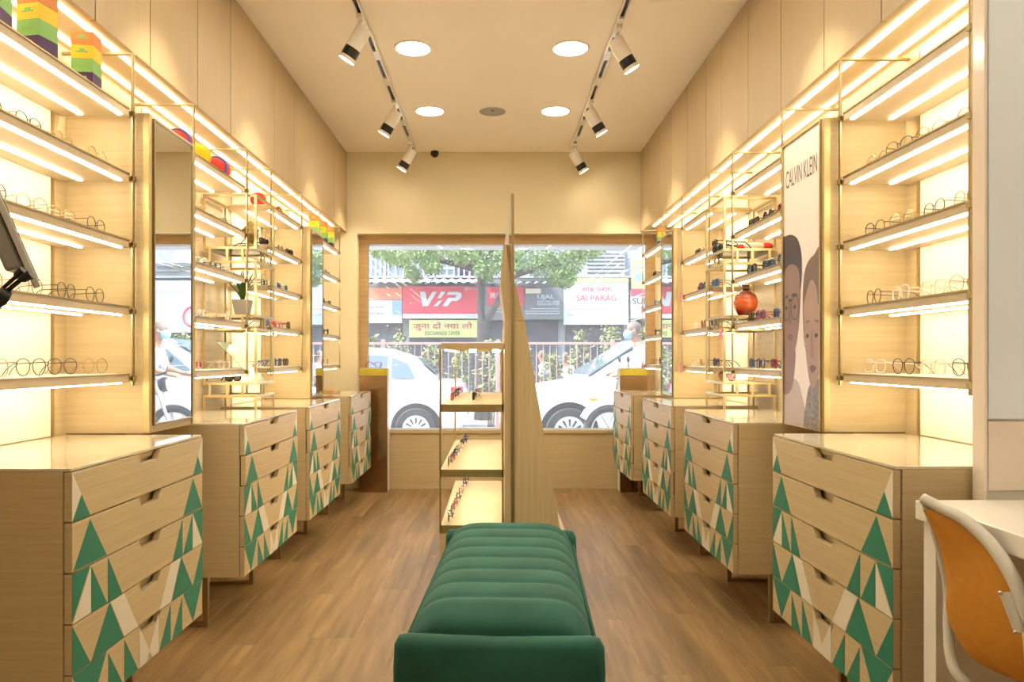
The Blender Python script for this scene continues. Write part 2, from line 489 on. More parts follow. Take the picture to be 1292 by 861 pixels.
# ------------------------------------------------------------------ overhead cabinets with soffit strips
ZS = CH + 1.114                # soffit
def overhead(side, seams, lab):
    xf = -1.318 if side < 0 else 1.272
    xw = XL if side < 0 else XR
    y0 = -1.5 if side < 0 else 1.872
    t = thing('overhead_cabinet', lab, 'cabinet', ((xf + xw) / 2, (y0 + YW) / 2, ZS))
    off = t.location
    a, b = sorted((xw, xf + side * 0.0235))
    add('body', B(a + 0.001, b - 0.001, y0, YW - 0.002, ZS, H - 0.002).mesh('wood', off=off), t)
    xa, xb = sorted((xf + side * 0.0205, xf + side * 0.0225))
    add('backing', B(xa, xb, y0, YW - 0.002, ZS + 0.001, H - 0.002).mesh('dark', off=off), t)
    ys = [y0] + list(seams) + [YW - 0.002]
    for i in range(len(ys) - 1):
        xa, xb = sorted((xf, xf + side * 0.02))
        add('door', B(xa, xb, ys[i] + 0.003, ys[i + 1] - 0.003, ZS - 0.004, H - 0.006).mesh('wood_top', off=(xf, ys[i], ZS), bevel=0.001), t,
            loc=(xf - off[0], ys[i] - off[1], 0))
    for xs in ((-1.378, -1.505) if side < 0 else (1.332, 1.459)):
        yy = y0 + 0.05
        while yy < YW - 0.4:
            y2 = min(yy + 1.6, YW - 0.28)
            add('led_strip', B(xs - 0.007, xs + 0.007, yy, y2 - 0.012, ZS - 0.006, ZS - 0.0005).mesh('led_soffit', off=off), t)
            yy = y2
            if y2 >= YW - 0.29: break
overhead(-1, [-0.6, 0.2, 0.9, 1.6, 2.05, 2.45, 2.84, 3.29, 3.70, 4.425, 4.86, 6.07], 'long row of flush laminate overhead cupboards above the mirror side shelves')
overhead(1, [2.46, 2.89, 3.33, 3.76, 4.21, 4.52, 4.95, 5.41, 5.80, 6.23], 'long row of flush laminate overhead cupboards above the poster side shelves')

# ------------------------------------------------------------------ drawer cabinets
CT, CB, CL, CD = CH - 0.281, CH - 0.912, 0.82, 0.498
DH = (CT - CB) / 5
dz = DH - 0.004
def board():
    L = CL - 0.006
    p = [(0, 0), (L, 0), (L, dz), (L * 0.60, dz), (L * 0.575, dz * 0.77), (L * 0.445, dz * 0.77), (L * 0.42, dz), (0, dz)]
    return MB().prism(p, 'x', 0, 0.02).mesh('wood', bevel=0.0012)
mirror_ = lambda tri: [(1 - u, v) for u, v in tri]
PAT = {
    0: [('w', [(0, 1), (0, 0), (.1, 0)]), ('g', [(0, 0), (.1, 0), (.05, .5)])],
    1: [('g', [(.005, 0.02), (.2, 0.02), (.10, .95)])],
    2: [('g', [(0, .03), (0, 1), (.1, 1)]), ('w', [(.004, 0), (.104, 0), (.104, .97)]), ('g', [(.106, 0), (.2, 0), (.106, .97)]), ('g', [(.208, 0), (.3, 0), (.208, .97)])],
    3: [('g', [(0, 1), (0, 0), (.1, 0)]), ('g', [(.107, 0), (.31, 0), (.218, 1)]), ('w', [(.222, 1), (.315, 1), (.415, 0), (.315, 0)])],
    4: [('g', [(0, 1), (.2, 1), (.1, 0)]), ('g', [(.21, 0), (.305, 0), (.21, .93)]), ('g', [(.318, 0), (.415, 0), (.318, .95)]), ('w', [(.425, 0), (.525, 0), (.425, .97)])],
}
def tri_mesh(kind, pts, lift):
    L = CL - 0.006
    q = [(u * L, v * dz) for u, v in pts]
    return MB().prism(q, 'x', 0.0195, 0.0204 + lift).mesh('green' if kind == 'g' else 'offwhite')
BOARD = board()
PATM = {}
for d, lst in PAT.items():
    PATM[d] = []
    for i, (k, p) in enumerate(lst):
        for pts in (p, mirror_(p)):
            PATM[d].append((k, tri_mesh(k, pts, 0.0003 * i)))
body_m = MB()
body_m.box(0.002, CD - 0.0225, 0, 0.018, CB, CT).box(0.002, CD - 0.0225, CL - 0.018, CL, CB, CT)
body_m.box(0.002, 0.02, 0.018, CL - 0.018, CB, CT)
body_m.box(0.02, CD - 0.0225, 0.018, CL - 0.018, CB, CB + 0.018)
body_m.box(0.02, CD - 0.0225, 0.018, CL - 0.018, CT - 0.02, CT - 0.002)
for k in range(1, 5):
    body_m.box(0.02, CD - 0.06, 0.018, CL - 0.018, CB + k * DH - 0.03, CB + k * DH - 0.022)
body_m.box(CD - 0.036, CD - 0.032, 0.018, CL - 0.018, CB + 0.018, CT - 0.021)
body_m = body_m.mesh('wood')
top_m = B(0.004, CD - 0.004, 0.002, CL - 0.002, CT + 0.0005, CT + 0.008).mesh('marble', bevel=0.001)
leg_m = MB()
for yy in (0.12, CL - 0.14):
    leg_m.box(0.06, 0.085, yy, yy + 0.02, 0, CB).box(0.27, 0.295, yy, yy + 0.02, 0, CB).box(0.085, 0.27, yy, yy + 0.02, 0, 0.016)
leg_one = MB()
leg_one.box(0.06, 0.082, 0, 0.022, 0, CB).box(0.285, 0.307, 0, 0.022, 0, CB).box(0.082, 0.285, 0, 0.022, 0, 0.016)
leg_one = leg_one.mesh('brass_d', bevel=0.001)
def cabinet(side, y0, lab):
    loc = (XL, y0, 0) if side < 0 else (XR, y0 + CL, 0)
    t = thing('drawer_cabinet', lab, 'cabinet', loc, 0 if side < 0 else PI)
    add('body', body_m, t); add('top_panel', top_m, t)
    for yy in (0.10, CL - 0.122):
        add('leg_frame', leg_one, t, loc=(0, yy, 0))
    for d in range(5):
        pull = 0.0 if d in (0, 4) else random.choice((0, 0, 0.004))
        dr = add('drawer', BOARD, t, loc=(CD - 0.02 + pull - 0.0, 0.003, CT - (d + 1) * DH + 0.002))
        for k, me in PATM[d]:
            add('painted_triangle', me, dr)
Y_CAB_L = (1.835, 3.095, 4.175, 5.385)
Y_CAB_R = (1.875, 3.142, 4.262, 5.53)
for y0, lab in zip(Y_CAB_L, ('drawer cabinet with green triangles below the shelves beside the monitor',
                             'drawer cabinet with green triangles standing under the potted plant rack',
                             'drawer cabinet with green triangles just past the potted plant rack',
                             'drawer cabinet with green triangles beside the bronze plinth with red glasses')):
    cabinet(-1, y0, lab)
for y0, lab in zip(Y_CAB_R, ('drawer cabinet with green triangles next to the orange chair',
                             'drawer cabinet with green triangles standing under the red vase rack',
                             'drawer cabinet with green triangles just past the red vase rack',
                             'drawer cabinet with green triangles in window corner by the man outside')):
    cabinet(1, y0, lab)

# ------------------------------------------------------------------ shelf units
ST = [0.886, 0.655, 0.42, 0.183, -0.055]     # shelf tops above lens height
SD = 0.244
def unit(side, y0, y1, lab):
    L = y1 - y0
    zb = CT + 0.009
    loc = (XL, y0, zb) if side < 0 else (XR, y1, zb)
    t = thing('display_shelf_unit', lab, 'shelf', loc, 0 if side < 0 else PI)
    for i, st in enumerate(ST):
        z = CH + st - zb
        sh = add('shelf', B(0.004, SD, 0.002, L - 0.002, -0.030, -0.002).mesh('shelf', bevel=0.001), t, loc=(0, 0, z))
        add('front_lip', B(SD - 0.01, SD + 0.003, 0.002, L - 0.002, -0.0055, 0.0).mesh('brass_d'), sh)
        add('tray_top', B(0.004, SD - 0.01, 0.002, L - 0.002, -0.002, 0.0).mesh('white'), sh)
        for xs in (0.227, 0.088):
            add('led_strip', B(xs - 0.0058, xs + 0.0058, 0.03, L - 0.03, -0.0345, -0.0302).mesh('led'), sh)
    for ya in (-0.003, L + 0.003):
        s = -1 if ya < 0 else 1
        p = MB()
        yc = ya + s * 0.002
        for dy in (0.0, s * 0.0105):
            ylo, yhi = sorted((yc + dy, yc + dy + s * 0.0055))
            p.box(SD + 0.004, SD + 0.0095, ylo, yhi, CH - 0.098 - zb, CH + 1.08 - zb)
        ylo, yhi = sorted((yc, yc + s * 0.0165))
        p.box(0.002, SD + 0.011, ylo, yhi, CH + 1.08 - zb, CH + 1.088 - zb)
        po = add('post', p.mesh('brass_d'), t)
        for st in ST:
            z = CH + st - zb
            add('bracket', B(SD - 0.012, SD + 0.016, ylo, yhi, z - 0.026, z - 0.008).mesh('brass_d', bevel=0.002), po)
    add('back_panel', B(0.0003, 0.0025, 0.062, L - 0.062, 0.002, CH + 1.10 - zb).mesh('bay_panel'), t)
    for yy in (0.05, L - 0.05):
        add('wall_upright', B(0.0003, 0.0035, yy - 0.008, yy + 0.008, 0.0, CH + 1.09 - zb).mesh('brass'), t)
    return t
UN = {
    'L1': (-1, 1.880, 2.640, 'between the monitor and tall mirror'),
    'L2': (-1, 3.200, 3.855, 'between tall mirror and potted plant'),
    'L3': (-1, 4.290, 4.945, 'past the golden statue head'),
    'L4': (-1, 5.480, 6.140, 'past the narrow mirror beside striped boxes'),
    'R1': (1, 1.970, 2.690, 'between poster and white partition'),
    'R2': (1, 3.260, 3.918, 'between poster and red vase'),
    'R3': (1, 4.370, 4.985, 'just past the red vase'),
    'R4': (1, 5.590, 6.320, 'in window corner by the man outside'),
}
for k, (sd, a, b, ds) in UN.items():
    unit(sd, a, b, 'brass post shelf unit with lit shelves ' + ds)
def on_shelf(u, i, f, d):
    """world point on shelf i (0 top) of unit u: f along its length from the near end, d from the wall"""
    sd, a, b, _ = UN[u]
    return ((XL + d) if sd < 0 else (XR - d), a + f * (b - a), CH + ST[i] + 0.0006)

# ------------------------------------------------------------------ mirrors
def wall_mirror(x, y0, y1, z0, z1, s, lab):
    t = thing('wall_mirror', lab, 'mirror', (x, (y0 + y1) / 2, z0))
    w = (y1 - y0) / 2; h = z1 - z0
    xa, xb = sorted((s * 0.0005, s * 0.008))
    add('glass', B(xa, xb, -w + 0.006, w - 0.006, 0.006, h - 0.006).mesh('mirror'), t)
    f = MB(); xa, xb = sorted((s * 0.0005, s * 0.012))
    f.box(xa, xb, -w, -w + 0.006, 0, h).box(xa, xb, w - 0.006, w, 0, h).box(xa, xb, -w + 0.006, w - 0.006, 0, 0.006).box(xa, xb, -w + 0.006, w - 0.006, h - 0.006, h)
    add('frame', f.mesh('brass_d'), t)
wall_mirror(-1.25, 2.702, 3.046, CH - 0.245, CH + 0.868, 1, 'tall mirror on pier reflecting the man in a mask')
wall_mirror(-1.25, 5.010, 5.346, CH - 0.262, CH + 0.868, 1, 'narrow looking tall mirror on pier beside striped boxes near the window')
wall_mirror(1.204, 5.055, 5.396, CH - 0.262, CH + 0.868, -1, 'narrow looking tall mirror on pier past the red vase')

# ------------------------------------------------------------------ portrait poster
PX, PYN, PYF, PZ0, PZ1 = 1.204, 2.752, 3.100, CH - 0.272, CH + 0.875
pt = thing('wall_poster', 'tall advertising poster of two people wearing glasses on pier', 'poster', (PX, PYF, PZ0))
PW, PH = PYF - PYN, PZ1 - PZ0
def pp(s, t, lift):            # poster coords: s from far edge to near edge, t upwards
    return (-lift, -max(0.004, min(0.996, s)) * PW, max(0.002, min(0.998, t)) * PH)
add('board', B(-0.006, -0.0005, -PW, 0, 0, PH).mesh('poster'), pt)
f = MB(); e = 0.007
f.box(-0.012, -0.0005, -PW - e, -PW, 0, PH).box(-0.012, -0.0005, 0, e, 0, PH).box(-0.012, -0.0005, -PW - e, e, PH, PH + e)
add('frame', f.mesh('brass'), pt)
def blob(name, pts, lift, mat, parent=None, smooth_n=4):
    # closed smooth outline through pts (Catmull-Rom)
    out = []; n = len(pts)
    for i in range(n):
        p0, p1, p2, p3 = [Vector(pts[(i + k - 1) % n]) for k in range(4)]
        for j in range(smooth_n):
            u = j / smooth_n
            out.append(0.5 * ((2 * p1) + (p2 - p0) * u + (2 * p0 - 5 * p1 + 4 * p2 - p3) * u * u + (3 * p1 - p0 - 3 * p2 + p3) * u ** 3))
    m = MB().add([pp(q[0], q[1], lift) for q in out], [tuple(range(len(out)))])
    return add(name, m.mesh(mat, recalc=False), parent or pt)
Q = lambda x_, y_: ((x_ - 17) / 128.0, 1 - (y_ - 20) / 815.0)
mans = blob('portrait_man', [Q(5, 840), Q(5, 735), Q(28, 715), Q(52, 700), Q(78, 725), Q(98, 840)], 0.0062, 'p_coat')
blob('neck', [Q(10, 600), Q(58, 610), Q(56, 690), Q(40, 740), Q(10, 735)], 0.0065, 'p_skin', mans)
blob('face', [Q(5, 350), Q(40, 345), Q(74, 380), Q(79, 450), Q(74, 540), Q(62, 610), Q(44, 648), Q(22, 640), Q(5, 600)], 0.0068, 'p_skin', mans)
blob('hair', [Q(5, 420), Q(5, 290), Q(22, 284), Q(45, 286), Q(68, 305), Q(82, 350), Q(83, 415), Q(78, 450), Q(73, 395), Q(50, 372), Q(25, 380), Q(12, 410)], 0.0071, 'p_hair', mans)
blob('mouth', [Q(30, 578), Q(40, 572), Q(53, 580), Q(41, 592)], 0.0071, 'p_shade', mans)
blob('brow', [Q(20, 462), Q(34, 457), Q(34, 464)], 0.0071, 'p_hair', mans)
blob('brow', [Q(48, 457), Q(66, 459), Q(64, 466), Q(50, 464)], 0.0071, 'p_hair', mans)
blob('nose', [Q(39, 480), Q(43, 480), Q(48, 535), Q(37, 542)], 0.0071, 'p_nose', mans)
for ex in (27, 58):
    blob('eye', [Q(ex - 5, 496), Q(ex, 489), Q(ex + 6, 495), Q(ex, 502)], 0.0073, 'p_hair', mans)
blob('cheek_shadow', [Q(5, 480), Q(14, 520), Q(18, 590), Q(22, 640), Q(5, 610)], 0.0070, 'p_nose', mans)
woms = blob('portrait_woman', [Q(92, 840), Q(100, 760), Q(112, 715), Q(146, 705), Q(150, 840)], 0.0074, 'p_knit')
blob('hair', [Q(88, 520), Q(90, 430), Q(102, 385), Q(125, 366), Q(150, 368), Q(150, 640), Q(138, 660), Q(120, 600), Q(96, 600)], 0.0077, 'p_hair2', woms)
blob('face', [Q(91, 500), Q(100, 450), Q(122, 425), Q(146, 450), Q(150, 560), Q(146, 660), Q(126, 722), Q(110, 700), Q(97, 610)], 0.0080, 'p_skin2', woms)
blob('mouth', [Q(112, 668), Q(121, 660), Q(133, 668), Q(121, 682)], 0.0083, 'p_shade', woms)
blob('nose', [Q(117, 580), Q(121, 580), Q(126, 634), Q(115, 640)], 0.0083, 'p_nose2', woms)
for ex in (104, 133):
    blob('eye', [Q(ex - 5, 582), Q(ex, 575), Q(ex + 6, 581), Q(ex, 588)], 0.0084, 'p_hair', woms)
blob('fringe', [Q(90, 500), Q(98, 440), Q(118, 400), Q(150, 395), Q(150, 470), Q(140, 500), Q(134, 455), Q(118, 430), Q(102, 460)], 0.0085, 'p_hair2', woms)
blob('brow', [Q(98, 545), Q(110, 538), Q(110, 544)], 0.0083, 'p_hair2', woms)
blob('brow', [Q(126, 540), Q(140, 542), Q(139, 548)], 0.0083, 'p_hair2', woms)
def ringp(name, cx, cy, rx, ry, lift, mat, parent):
    m = MB(); a = []; n = 22
    for k in range(n):
        c, s_ = math.cos(2 * PI * k / n), math.sin(2 * PI * k / n)
        a.append(pp(*Q(cx + rx * c, cy + ry * s_), lift)); a.append(pp(*Q(cx + (rx - 1.3) * c, cy + (ry - 3.4) * s_), lift))
    m.add(a, [(2 * k, 2 * ((k + 1) % n), 2 * ((k + 1) % n) + 1, 2 * k + 1) for k in range(n)])
    add(name, m.mesh(mat, recalc=False), parent)
ringp('spectacle_rim', 28, 498, 12, 36, 0.0075, 'ink_dark', mans); ringp('spectacle_rim', 60, 498, 15, 36, 0.0075, 'ink_dark', mans)
blob('spectacle_bridge', [Q(38, 472), Q(47, 472), Q(47, 478), Q(38, 478)], 0.0075, 'ink_dark', mans)
ringp('spectacle_rim', 104, 584, 12, 36, 0.0086, 'wire_gold', woms); ringp('spectacle_rim', 133, 582, 13, 36, 0.0086, 'wire_gold', woms)
blob('spectacle_bridge', [Q(114, 568), Q(121, 568), Q(121, 573), Q(114, 573)], 0.0086, 'wire_gold', woms)
tm = text_mesh('CALVIN KLEIN', PW * 0.86, 0.072, 'ink_dark', 0.0)
for v in tm.vertices:
    v.co = (-0.0066, -v.co.x, v.co.z)
add('lettering', tm, pt, loc=(0, -PW * 0.49, PH * 0.875))

# ------------------------------------------------------------------ ceiling fittings
def downlight(x, y, lab, grp):
    t = thing('ceiling_downlight', lab, 'light', (x, y, H), 0, grp)
    rg = MB().lathe([(0.098, -0.0005), (0.112, -0.0005), (0.112, -0.004), (0.100, -0.008), (0.098, -0.006)], 32)
    rg.f = [q for q in rg.f if len(q) == 4]
    add('trim_ring', rg.mesh('ceil', smooth=True), t)
    add('diffuser', MB().cyl((0, 0, -0.005), (0, 0, -0.001), 0.098, n=32).mesh('downlight'), t)
for y in (4.37, 5.48):
    nm = 'nearer the window' if y > 5 else 'farther from the window'
    downlight(-0.488, y, 'round recessed downlight over the monitor side aisle ' + nm, None)
    downlight(0.436, y, 'round recessed downlight over the poster side aisle ' + nm, None)
for y in (3.26, 2.15, 1.04):
    for xx in (-0.488, 0.436):
        downlight(xx, y, 'round recessed downlight over the bench end of the shop', 'downlights over the bench end of the shop')
for y in (1.1, 0.35, -0.4, -1.15):  # unseen extra downlights, added to brighten the partition and table
    downlight(1.75, y, 'unseen round downlight added to brighten the white table corner', 'unseen downlights added over the white table corner')
sp = thing('ceiling_speaker', 'grey round speaker grille flush in the ceiling', 'speaker', (-0.027, 5.5, H))
add('grille', MB().lathe([(0.001, -0.006), (0.088, -0.006), (0.098, -0.001)], 30).mesh('speaker', smooth=True), sp)
add('status_badge', B(-0.012, 0.012, -0.05, -0.035, -0.0085, -0.0055).mesh('black'), sp)
cm = thing('security_camera', 'small black dome camera on the wall above the window', 'camera', (-0.54, YW, CH + 1.80))
add('base', MB().cyl((0, -0.02, 0.005), (0, -0.0005, 0.005), 0.032, n=18).mesh('cream', smooth=True), cm)
add('dome', MB().ball((0, -0.03, 0), 0.036, 0.03, 0.036).mesh('black', smooth='all'), cm)

def track(x, ys, aim, labs):
    t = thing('light_track', 'slim white ceiling light track over the ' + labs, 'track', (x, 3.6, H))
    rail = MB()
    rail.box(-0.018, -0.011, -2.8, 2.85, -0.026, -0.0005).box(0.011, 0.018, -2.8, 2.85, -0.026, -0.0005).box(-0.011, 0.011, -2.8, 2.85, -0.008, -0.0005)
    add('rail', rail.mesh('white'), t)
    add('slot', B(-0.0105, 0.0105, -2.795, 2.845, -0.010, -0.0082).mesh('black'), t)
    yy = -2.6
    while yy < 2.7:
        add('cover', B(-0.0108, 0.0108, yy, yy + 0.13, -0.0255, -0.012).mesh('white'), t)
        yy += 0.42
    for i, y in enumerate(ys):
        inview = y > 3.6
        o = thing('track_spotlight', ('white black-banded spotlight %s over the %s' % (('closest to the window', 'second from the window', 'third from the window')[i], labs)) if inview
                  else 'white track spotlight with black band over the bench end', 'spotlight', (x, y, H - 0.026), 0, None if inview else 'spotlights over the bench end')
        add('adapter', B(-0.016, 0.016, -0.06, 0.06, -0.022, 0.0).mesh('white', bevel=0.002), o)
        add('stem', MB().cyl((0, 0, -0.021), (0, 0, -0.085), 0.012, n=12).mesh('white', smooth=True), o)
        d = Vector((aim * 0.62, 0.12, -1.0)).normalized()
        c = Vector((0, 0, -0.085))
        p0 = c - d * 0.03; p1 = c + d * 0.155
        add('head', MB().tube([p0, c + d * 0.085], 0.043, 24).mesh('white', smooth=True), o)
        add('band', MB().tube([c + d * 0.0852, c + d * 0.134], 0.0428, 24).mesh('black', smooth=True), o)
        rim = MB().tube([c + d * 0.1342, p1], 0.043, 24); rim.f = rim.f[:-1]
        add('rim', rim.mesh('white', smooth=True), o)
        add('lens', MB().tube([p1 - d * 0.004, p1 - d * 0.001], 0.0405, 24).mesh('lens_lit'), o)
        ld = bpy.data.lights.new('spot_beam', 'SPOT')
        ld.energy = SPOT_W; ld.color = (1.0, 0.885, 0.65); ld.spot_size = math.radians(62); ld.spot_blend = 0.7
        ld.shadow_soft_size = 0.03
        lo = bpy.data.objects.new('spot_beam', ld); COL.objects.link(lo); lo.parent = o
        lo.location = p1 + d * 0.01
        lo.rotation_euler = d.to_track_quat('-Z', 'Y').to_euler()
track(-0.712, (6.22, 5.24, 3.93, 2.8), -1, 'mirror side aisle')
track(0.662, (6.28, 5.22, 4.06, 2.8), 1, 'poster side aisle')

# ------------------------------------------------------------------ bench
bn = thing('velvet_bench', 'dark green velvet bench with channelled cushion in the aisle', 'bench', (0.005, 1.86, 0), -math.radians(2.6))
BL, BW = 1.235, 0.267
def end_panel():
    m = MB(); rings = []
    for t, g in ((-0.032, -0.020), (-0.020, -0.004), (0.0, 0.0), (0.020, -0.004), (0.032, -0.020)):
        r = []
        pts = [(-0.225, 0.10), (0.225, 0.10), (0.255, 0.16), (0.268, 0.26), (0.270, 0.36), (0.267, 0.425), (0.255, 0.447), (0.235, 0.450),
               (0.0, 0.444), (-0.235, 0.450), (-0.255, 0.447), (-0.267, 0.425), (-0.270, 0.36), (-0.268, 0.26), (-0.255, 0.16)]
        for px_, pz_ in pts:
            sx = 1 + g / 0.27; zc = 0.27
            r.append((px_ * sx, t, zc + (pz_ - zc) * (1 + g / 0.18)))
        rings.append(r)
    return m.rings(rings).mesh('velvet', smooth='all')
add('end_panel', end_panel(), bn, loc=(0, 0.033, 0))
add('end_panel', end_panel(), bn, loc=(0, BL - 0.033, 0))
side = MB().prism([(0.222, 0.11), (0.254, 0.13), (0.262, 0.36), (0.260, 0.392), (0.253, 0.402), (0.247, 0.396), (0.244, 0.36)], 'y', 0.066, BL - 0.066)
add('side_panel', side.mesh('velvet', smooth='all'), bn)
side2 = MB().prism([(-a, b) for a, b in [(0.222, 0.11), (0.254, 0.13), (0.262, 0.36), (0.260, 0.392), (0.253, 0.402), (0.247, 0.396), (0.244, 0.36)]], 'y', 0.066, BL - 0.066)
add('side_panel', side2.mesh('velvet', smooth='all'), bn)
rows = []
NC = 8; y0c, y1c = 0.067, BL - 0.067; step = (y1c - y0c) / NC
for c in range(NC):
    for j in range(10):
        t = j / 10
        yy = y0c + (c + t) * step
        puff = 0.016 * (math.sin(PI * t) ** 0.4 if t > 0 else 0)
        edge = 1.0
        if c == 0: edge = min(1, 0.25 + 0.75 * (t / 0.6) ** 0.6)
        if c == NC - 1: edge = min(1, ((1 - t) / 0.45)) ** 0.45
        row = []
        for k in range(25):
            u = -1 + 2 * k / 24
            dome = 0.440 + 0.045 * edge - 0.075 * abs(u) ** 7.0
            row.append((u * 0.2435, yy, dome + puff * (1 - 0.5 * abs(u) ** 4) * (0.4 + 0.6 * edge)))
        rows.append(row)
rows.append([(-0.2435 + 0.487 * k / 24, y1c, 0.440 - 0.075 * abs(-1 + 2 * k / 24) ** 7) for k in range(25)])
rows.insert(0, [(p[0], p[1], 0.36) for p in rows[0]])
cs = MB().grid(rows)
add('cushion', cs.mesh('velvet', smooth='all'), bn)
add('base', B(-0.217, 0.217, 0.066, BL - 0.066, 0.10, 0.335).mesh('velvet'), bn)
ft = MB()
for sx in (-0.17, 0.17):
    for sy in (0.12, BL - 0.12):
        add('leg', MB().cyl((sx, sy, 0), (sx, sy, 0.11), 0.014, 0.02, 12).mesh('black', smooth=True), bn)

# ------------------------------------------------------------------ centre display stand
F0, F1 = 3.40, 4.64
k1 = F0 / FPX
cx_ = lambda px: (px - VX) * k1
cz_ = lambda py: CH + (VY - py) * k1
ds = thing('centre_display_stand', 'tall wooden display stand with shelves behind the green bench', 'display stand', (0.03, F0, 0))
of = ds.location
def dpart(name, mb, mat, bevel=0.0, parent=None, label=None):
    return add(name, mb.mesh(mat, bevel=bevel, off=of), parent or ds, label)
dpart('base', B(-0.259, 0.319, F0, F1, 0.0, 0.360), 'wood', 0.003)
for z in (0.391, 0.645, 0.942):
    s_ = dpart('shelf', B(-0.254, 0.035, F0, F1, z - 0.03, z), 'wood', 0.002)
    dpart('front_lip', B(-0.254, 0.035, F0 - 0.004, F0 - 0.0005, z - 0.033, z + 0.001), 'brass', 0, s_)
for z in (0.645, 0.942):
    for xx in (-0.16, -0.05):
        dpart('led_strip', B(xx - 0.006, xx + 0.006, F0 + 0.05, F1 - 0.05, z - 0.0345, z - 0.0302), 'led')
tf = MB()
tf.box(-0.254, 0.035, F0, F0 + 0.05, cz_(441), cz_(433)).box(-0.254, 0.035, F1 - 0.05, F1, cz_(441), cz_(433))
tf.box(-0.254, -0.218, F0 + 0.05, F1 - 0.05, cz_(441), cz_(433)).box(0.010, 0.035, F0 + 0.05, F1 - 0.05, cz_(441), cz_(433))
dpart('top_frame', tf, 'wood', 0.002)
for px_ in (-0.116, 0.0):
    dpart('lamp', MB().cyl((px_, F0 + 0.33, cz_(441) - 0.012), (px_, F0 + 0.33, cz_(441) + 0.004), 0.018, n=14), 'lens_lit')
dpart('led_strip', B(-0.24, -0.229, F0 + 0.06, F1 - 0.06, cz_(441) - 0.005, cz_(441) - 0.0005), 'led')
dpart('lamp_bar', B(-0.218, 0.010, F0 + 0.315, F0 + 0.345, cz_(441) + 0.005, cz_(436)), 'brass')
for xx, yy in ((-0.259, F0 + 0.002), (-0.259, F1 - 0.012), (0.026, F0 + 0.002), (0.026, F1 - 0.012)):
    dpart('post', B(xx, xx + 0.009, yy - 0.006, yy + 0.004, 0.360, cz_(441)), 'brass')
dpart('side_panel', B(cx_(636.5), cx_(645), F0, F1, 0.360, cz_(405)), 'wood_v', 0.001)
dpart('pole', B(cx_(645.2), cx_(648.8), F0 - 0.012, F0 + 0.03, 0.360, cz_(245)), 'brass_d', 0.002)
dpart('gable_panel', MB().prism([(cx_(649), 0.360), (cx_(707.5), 0.360), (cx_(662), cz_(405.5)), (cx_(649), cz_(405.5))], 'y', F0, F1), 'wood_v', 0.001)
dpart('gable_top', MB().prism([(cx_(649), cz_(405)), (cx_(661.8), cz_(405)), (cx_(650), cz_(356)), (cx_(649), cz_(356))], 'y', F0 + 0.004, F1), 'wood', 0.001)
dpart('facet_panel', MB().prism([(cx_(637.6), cz_(405)), (cx_(631), cz_(354)), (cx_(635), cz_(308.5)), (cx_(638.5), cz_(308.5)), (cx_(644.8), cz_(356)), (cx_(644.8), cz_(405))], 'y', F0 + 0.01, F0 + 0.75), 'wood_v')
dpart('facet_panel', MB().prism([(cx_(638.9), cz_(308.5)), (cx_(644.8), cz_(308.5)), (cx_(644.8), cz_(355))], 'y', F0 + 0.02, F0 + 0.75), 'oak')  # darker wood puts this facet's shading into its colour
dpart('sign_board', MB().prism([(cx_(636.5), cz_(308)), (cx_(641.5), cz_(308)), (cx_(645), cz_(270)), (cx_(645), cz_(250)), (cx_(643.5), cz_(250))], 'y', F0 + 0.02, F0 + 0.5), 'white', 0, None, 'white slanted board')

# ------------------------------------------------------------------ bronze plinths at the window
def plinth(x0, x1, y0, y1, lab):
    t = thing('display_plinth', lab, 'plinth', ((x0 + x1) / 2, (y0 + y1) / 2, 0))
    o = t.location
    zt = CH - 13 * 6.42 / FPX
    add('cladding', B(x0, x1, y0, y0 + 0.012, 0.0, zt - 0.062).mesh('bronze', off=o), t)
    add('core', B(x0, x1, y0 + 0.0125, y1, 0.0, zt - 0.0).mesh('white', off=o, bevel=0.002), t)
    add('top_band', B(x0, x1, y0 - 0.001, y0 + 0.012, zt - 0.060, zt).mesh('mustard', off=o), t, 'mustard yellow band')
    return zt
PZT = plinth(-1.175, -0.935, 6.40, 6.545, 'bronze clad plinth with mustard band holding red glasses')
plinth(1.065, 1.30, 6.40, 6.545, 'bronze clad plinth with mustard band near the man outside')

# ------------------------------------------------------------------ brass racks on the second cabinets
TIERS = [(-0.273, -0.194, 0), (-0.14, 0.157, 1), (0.215, 0.508, 1), (0.57, 0.855, 1)]
def rack(side, y0, y1, lab):
    # local: x across (0 = wall side), y along
    x0w = -1.53 if side < 0 else 1.485
    t = thing('brass_rack', lab, 'rack', (x0w, y0 if side < 0 else y1, CT + 0.0085), 0 if side < 0 else PI)
    Wd, Ln, b = 0.28, y1 - y0, 0.012
    zb = CT + 0.0085
    for ti, (a, c, bottom) in enumerate(TIERS):
        z0, z1 = CH + a - zb, CH + c - zb
        if ti == 0: z0 = 0.0
        m = MB()
        for xx in (0, Wd - b):
            for yy in (0, Ln - b):
                m.box(xx, xx + b, yy, yy + b, z0, z1)
        zz = [z1 - b] + ([z0] if bottom else [])
        for z in zz:
            m.box(b, Wd - b, 0, b, z, z + b).box(b, Wd - b, Ln - b, Ln, z, z + b)
            m.box(0, b, b, Ln - b, z, z + b).box(Wd - b, Wd, b, Ln - b, z, z + b)
        fr_ = add('tier_frame', m.mesh('brass'), t)
        if bottom:
            add('glass_shelf', B(b, Wd - b, b, Ln - b, z0 + b - 0.006, z0 + b - 0.001).mesh('clear'), fr_)
        if ti < 3:
            zn = CH + TIERS[ti + 1][0] - zb
            for xx in (0.03, 0.12, 0.20):
                for yy in (0.0, Ln - b):
                    add('spacer', B(xx, xx + b, yy, yy + b, z1, zn).mesh('brass'), fr_)
            add('spacer', B(Wd - b, Wd, Ln * 0.45, Ln * 0.45 + b, z1, zn).mesh('brass'), fr_)
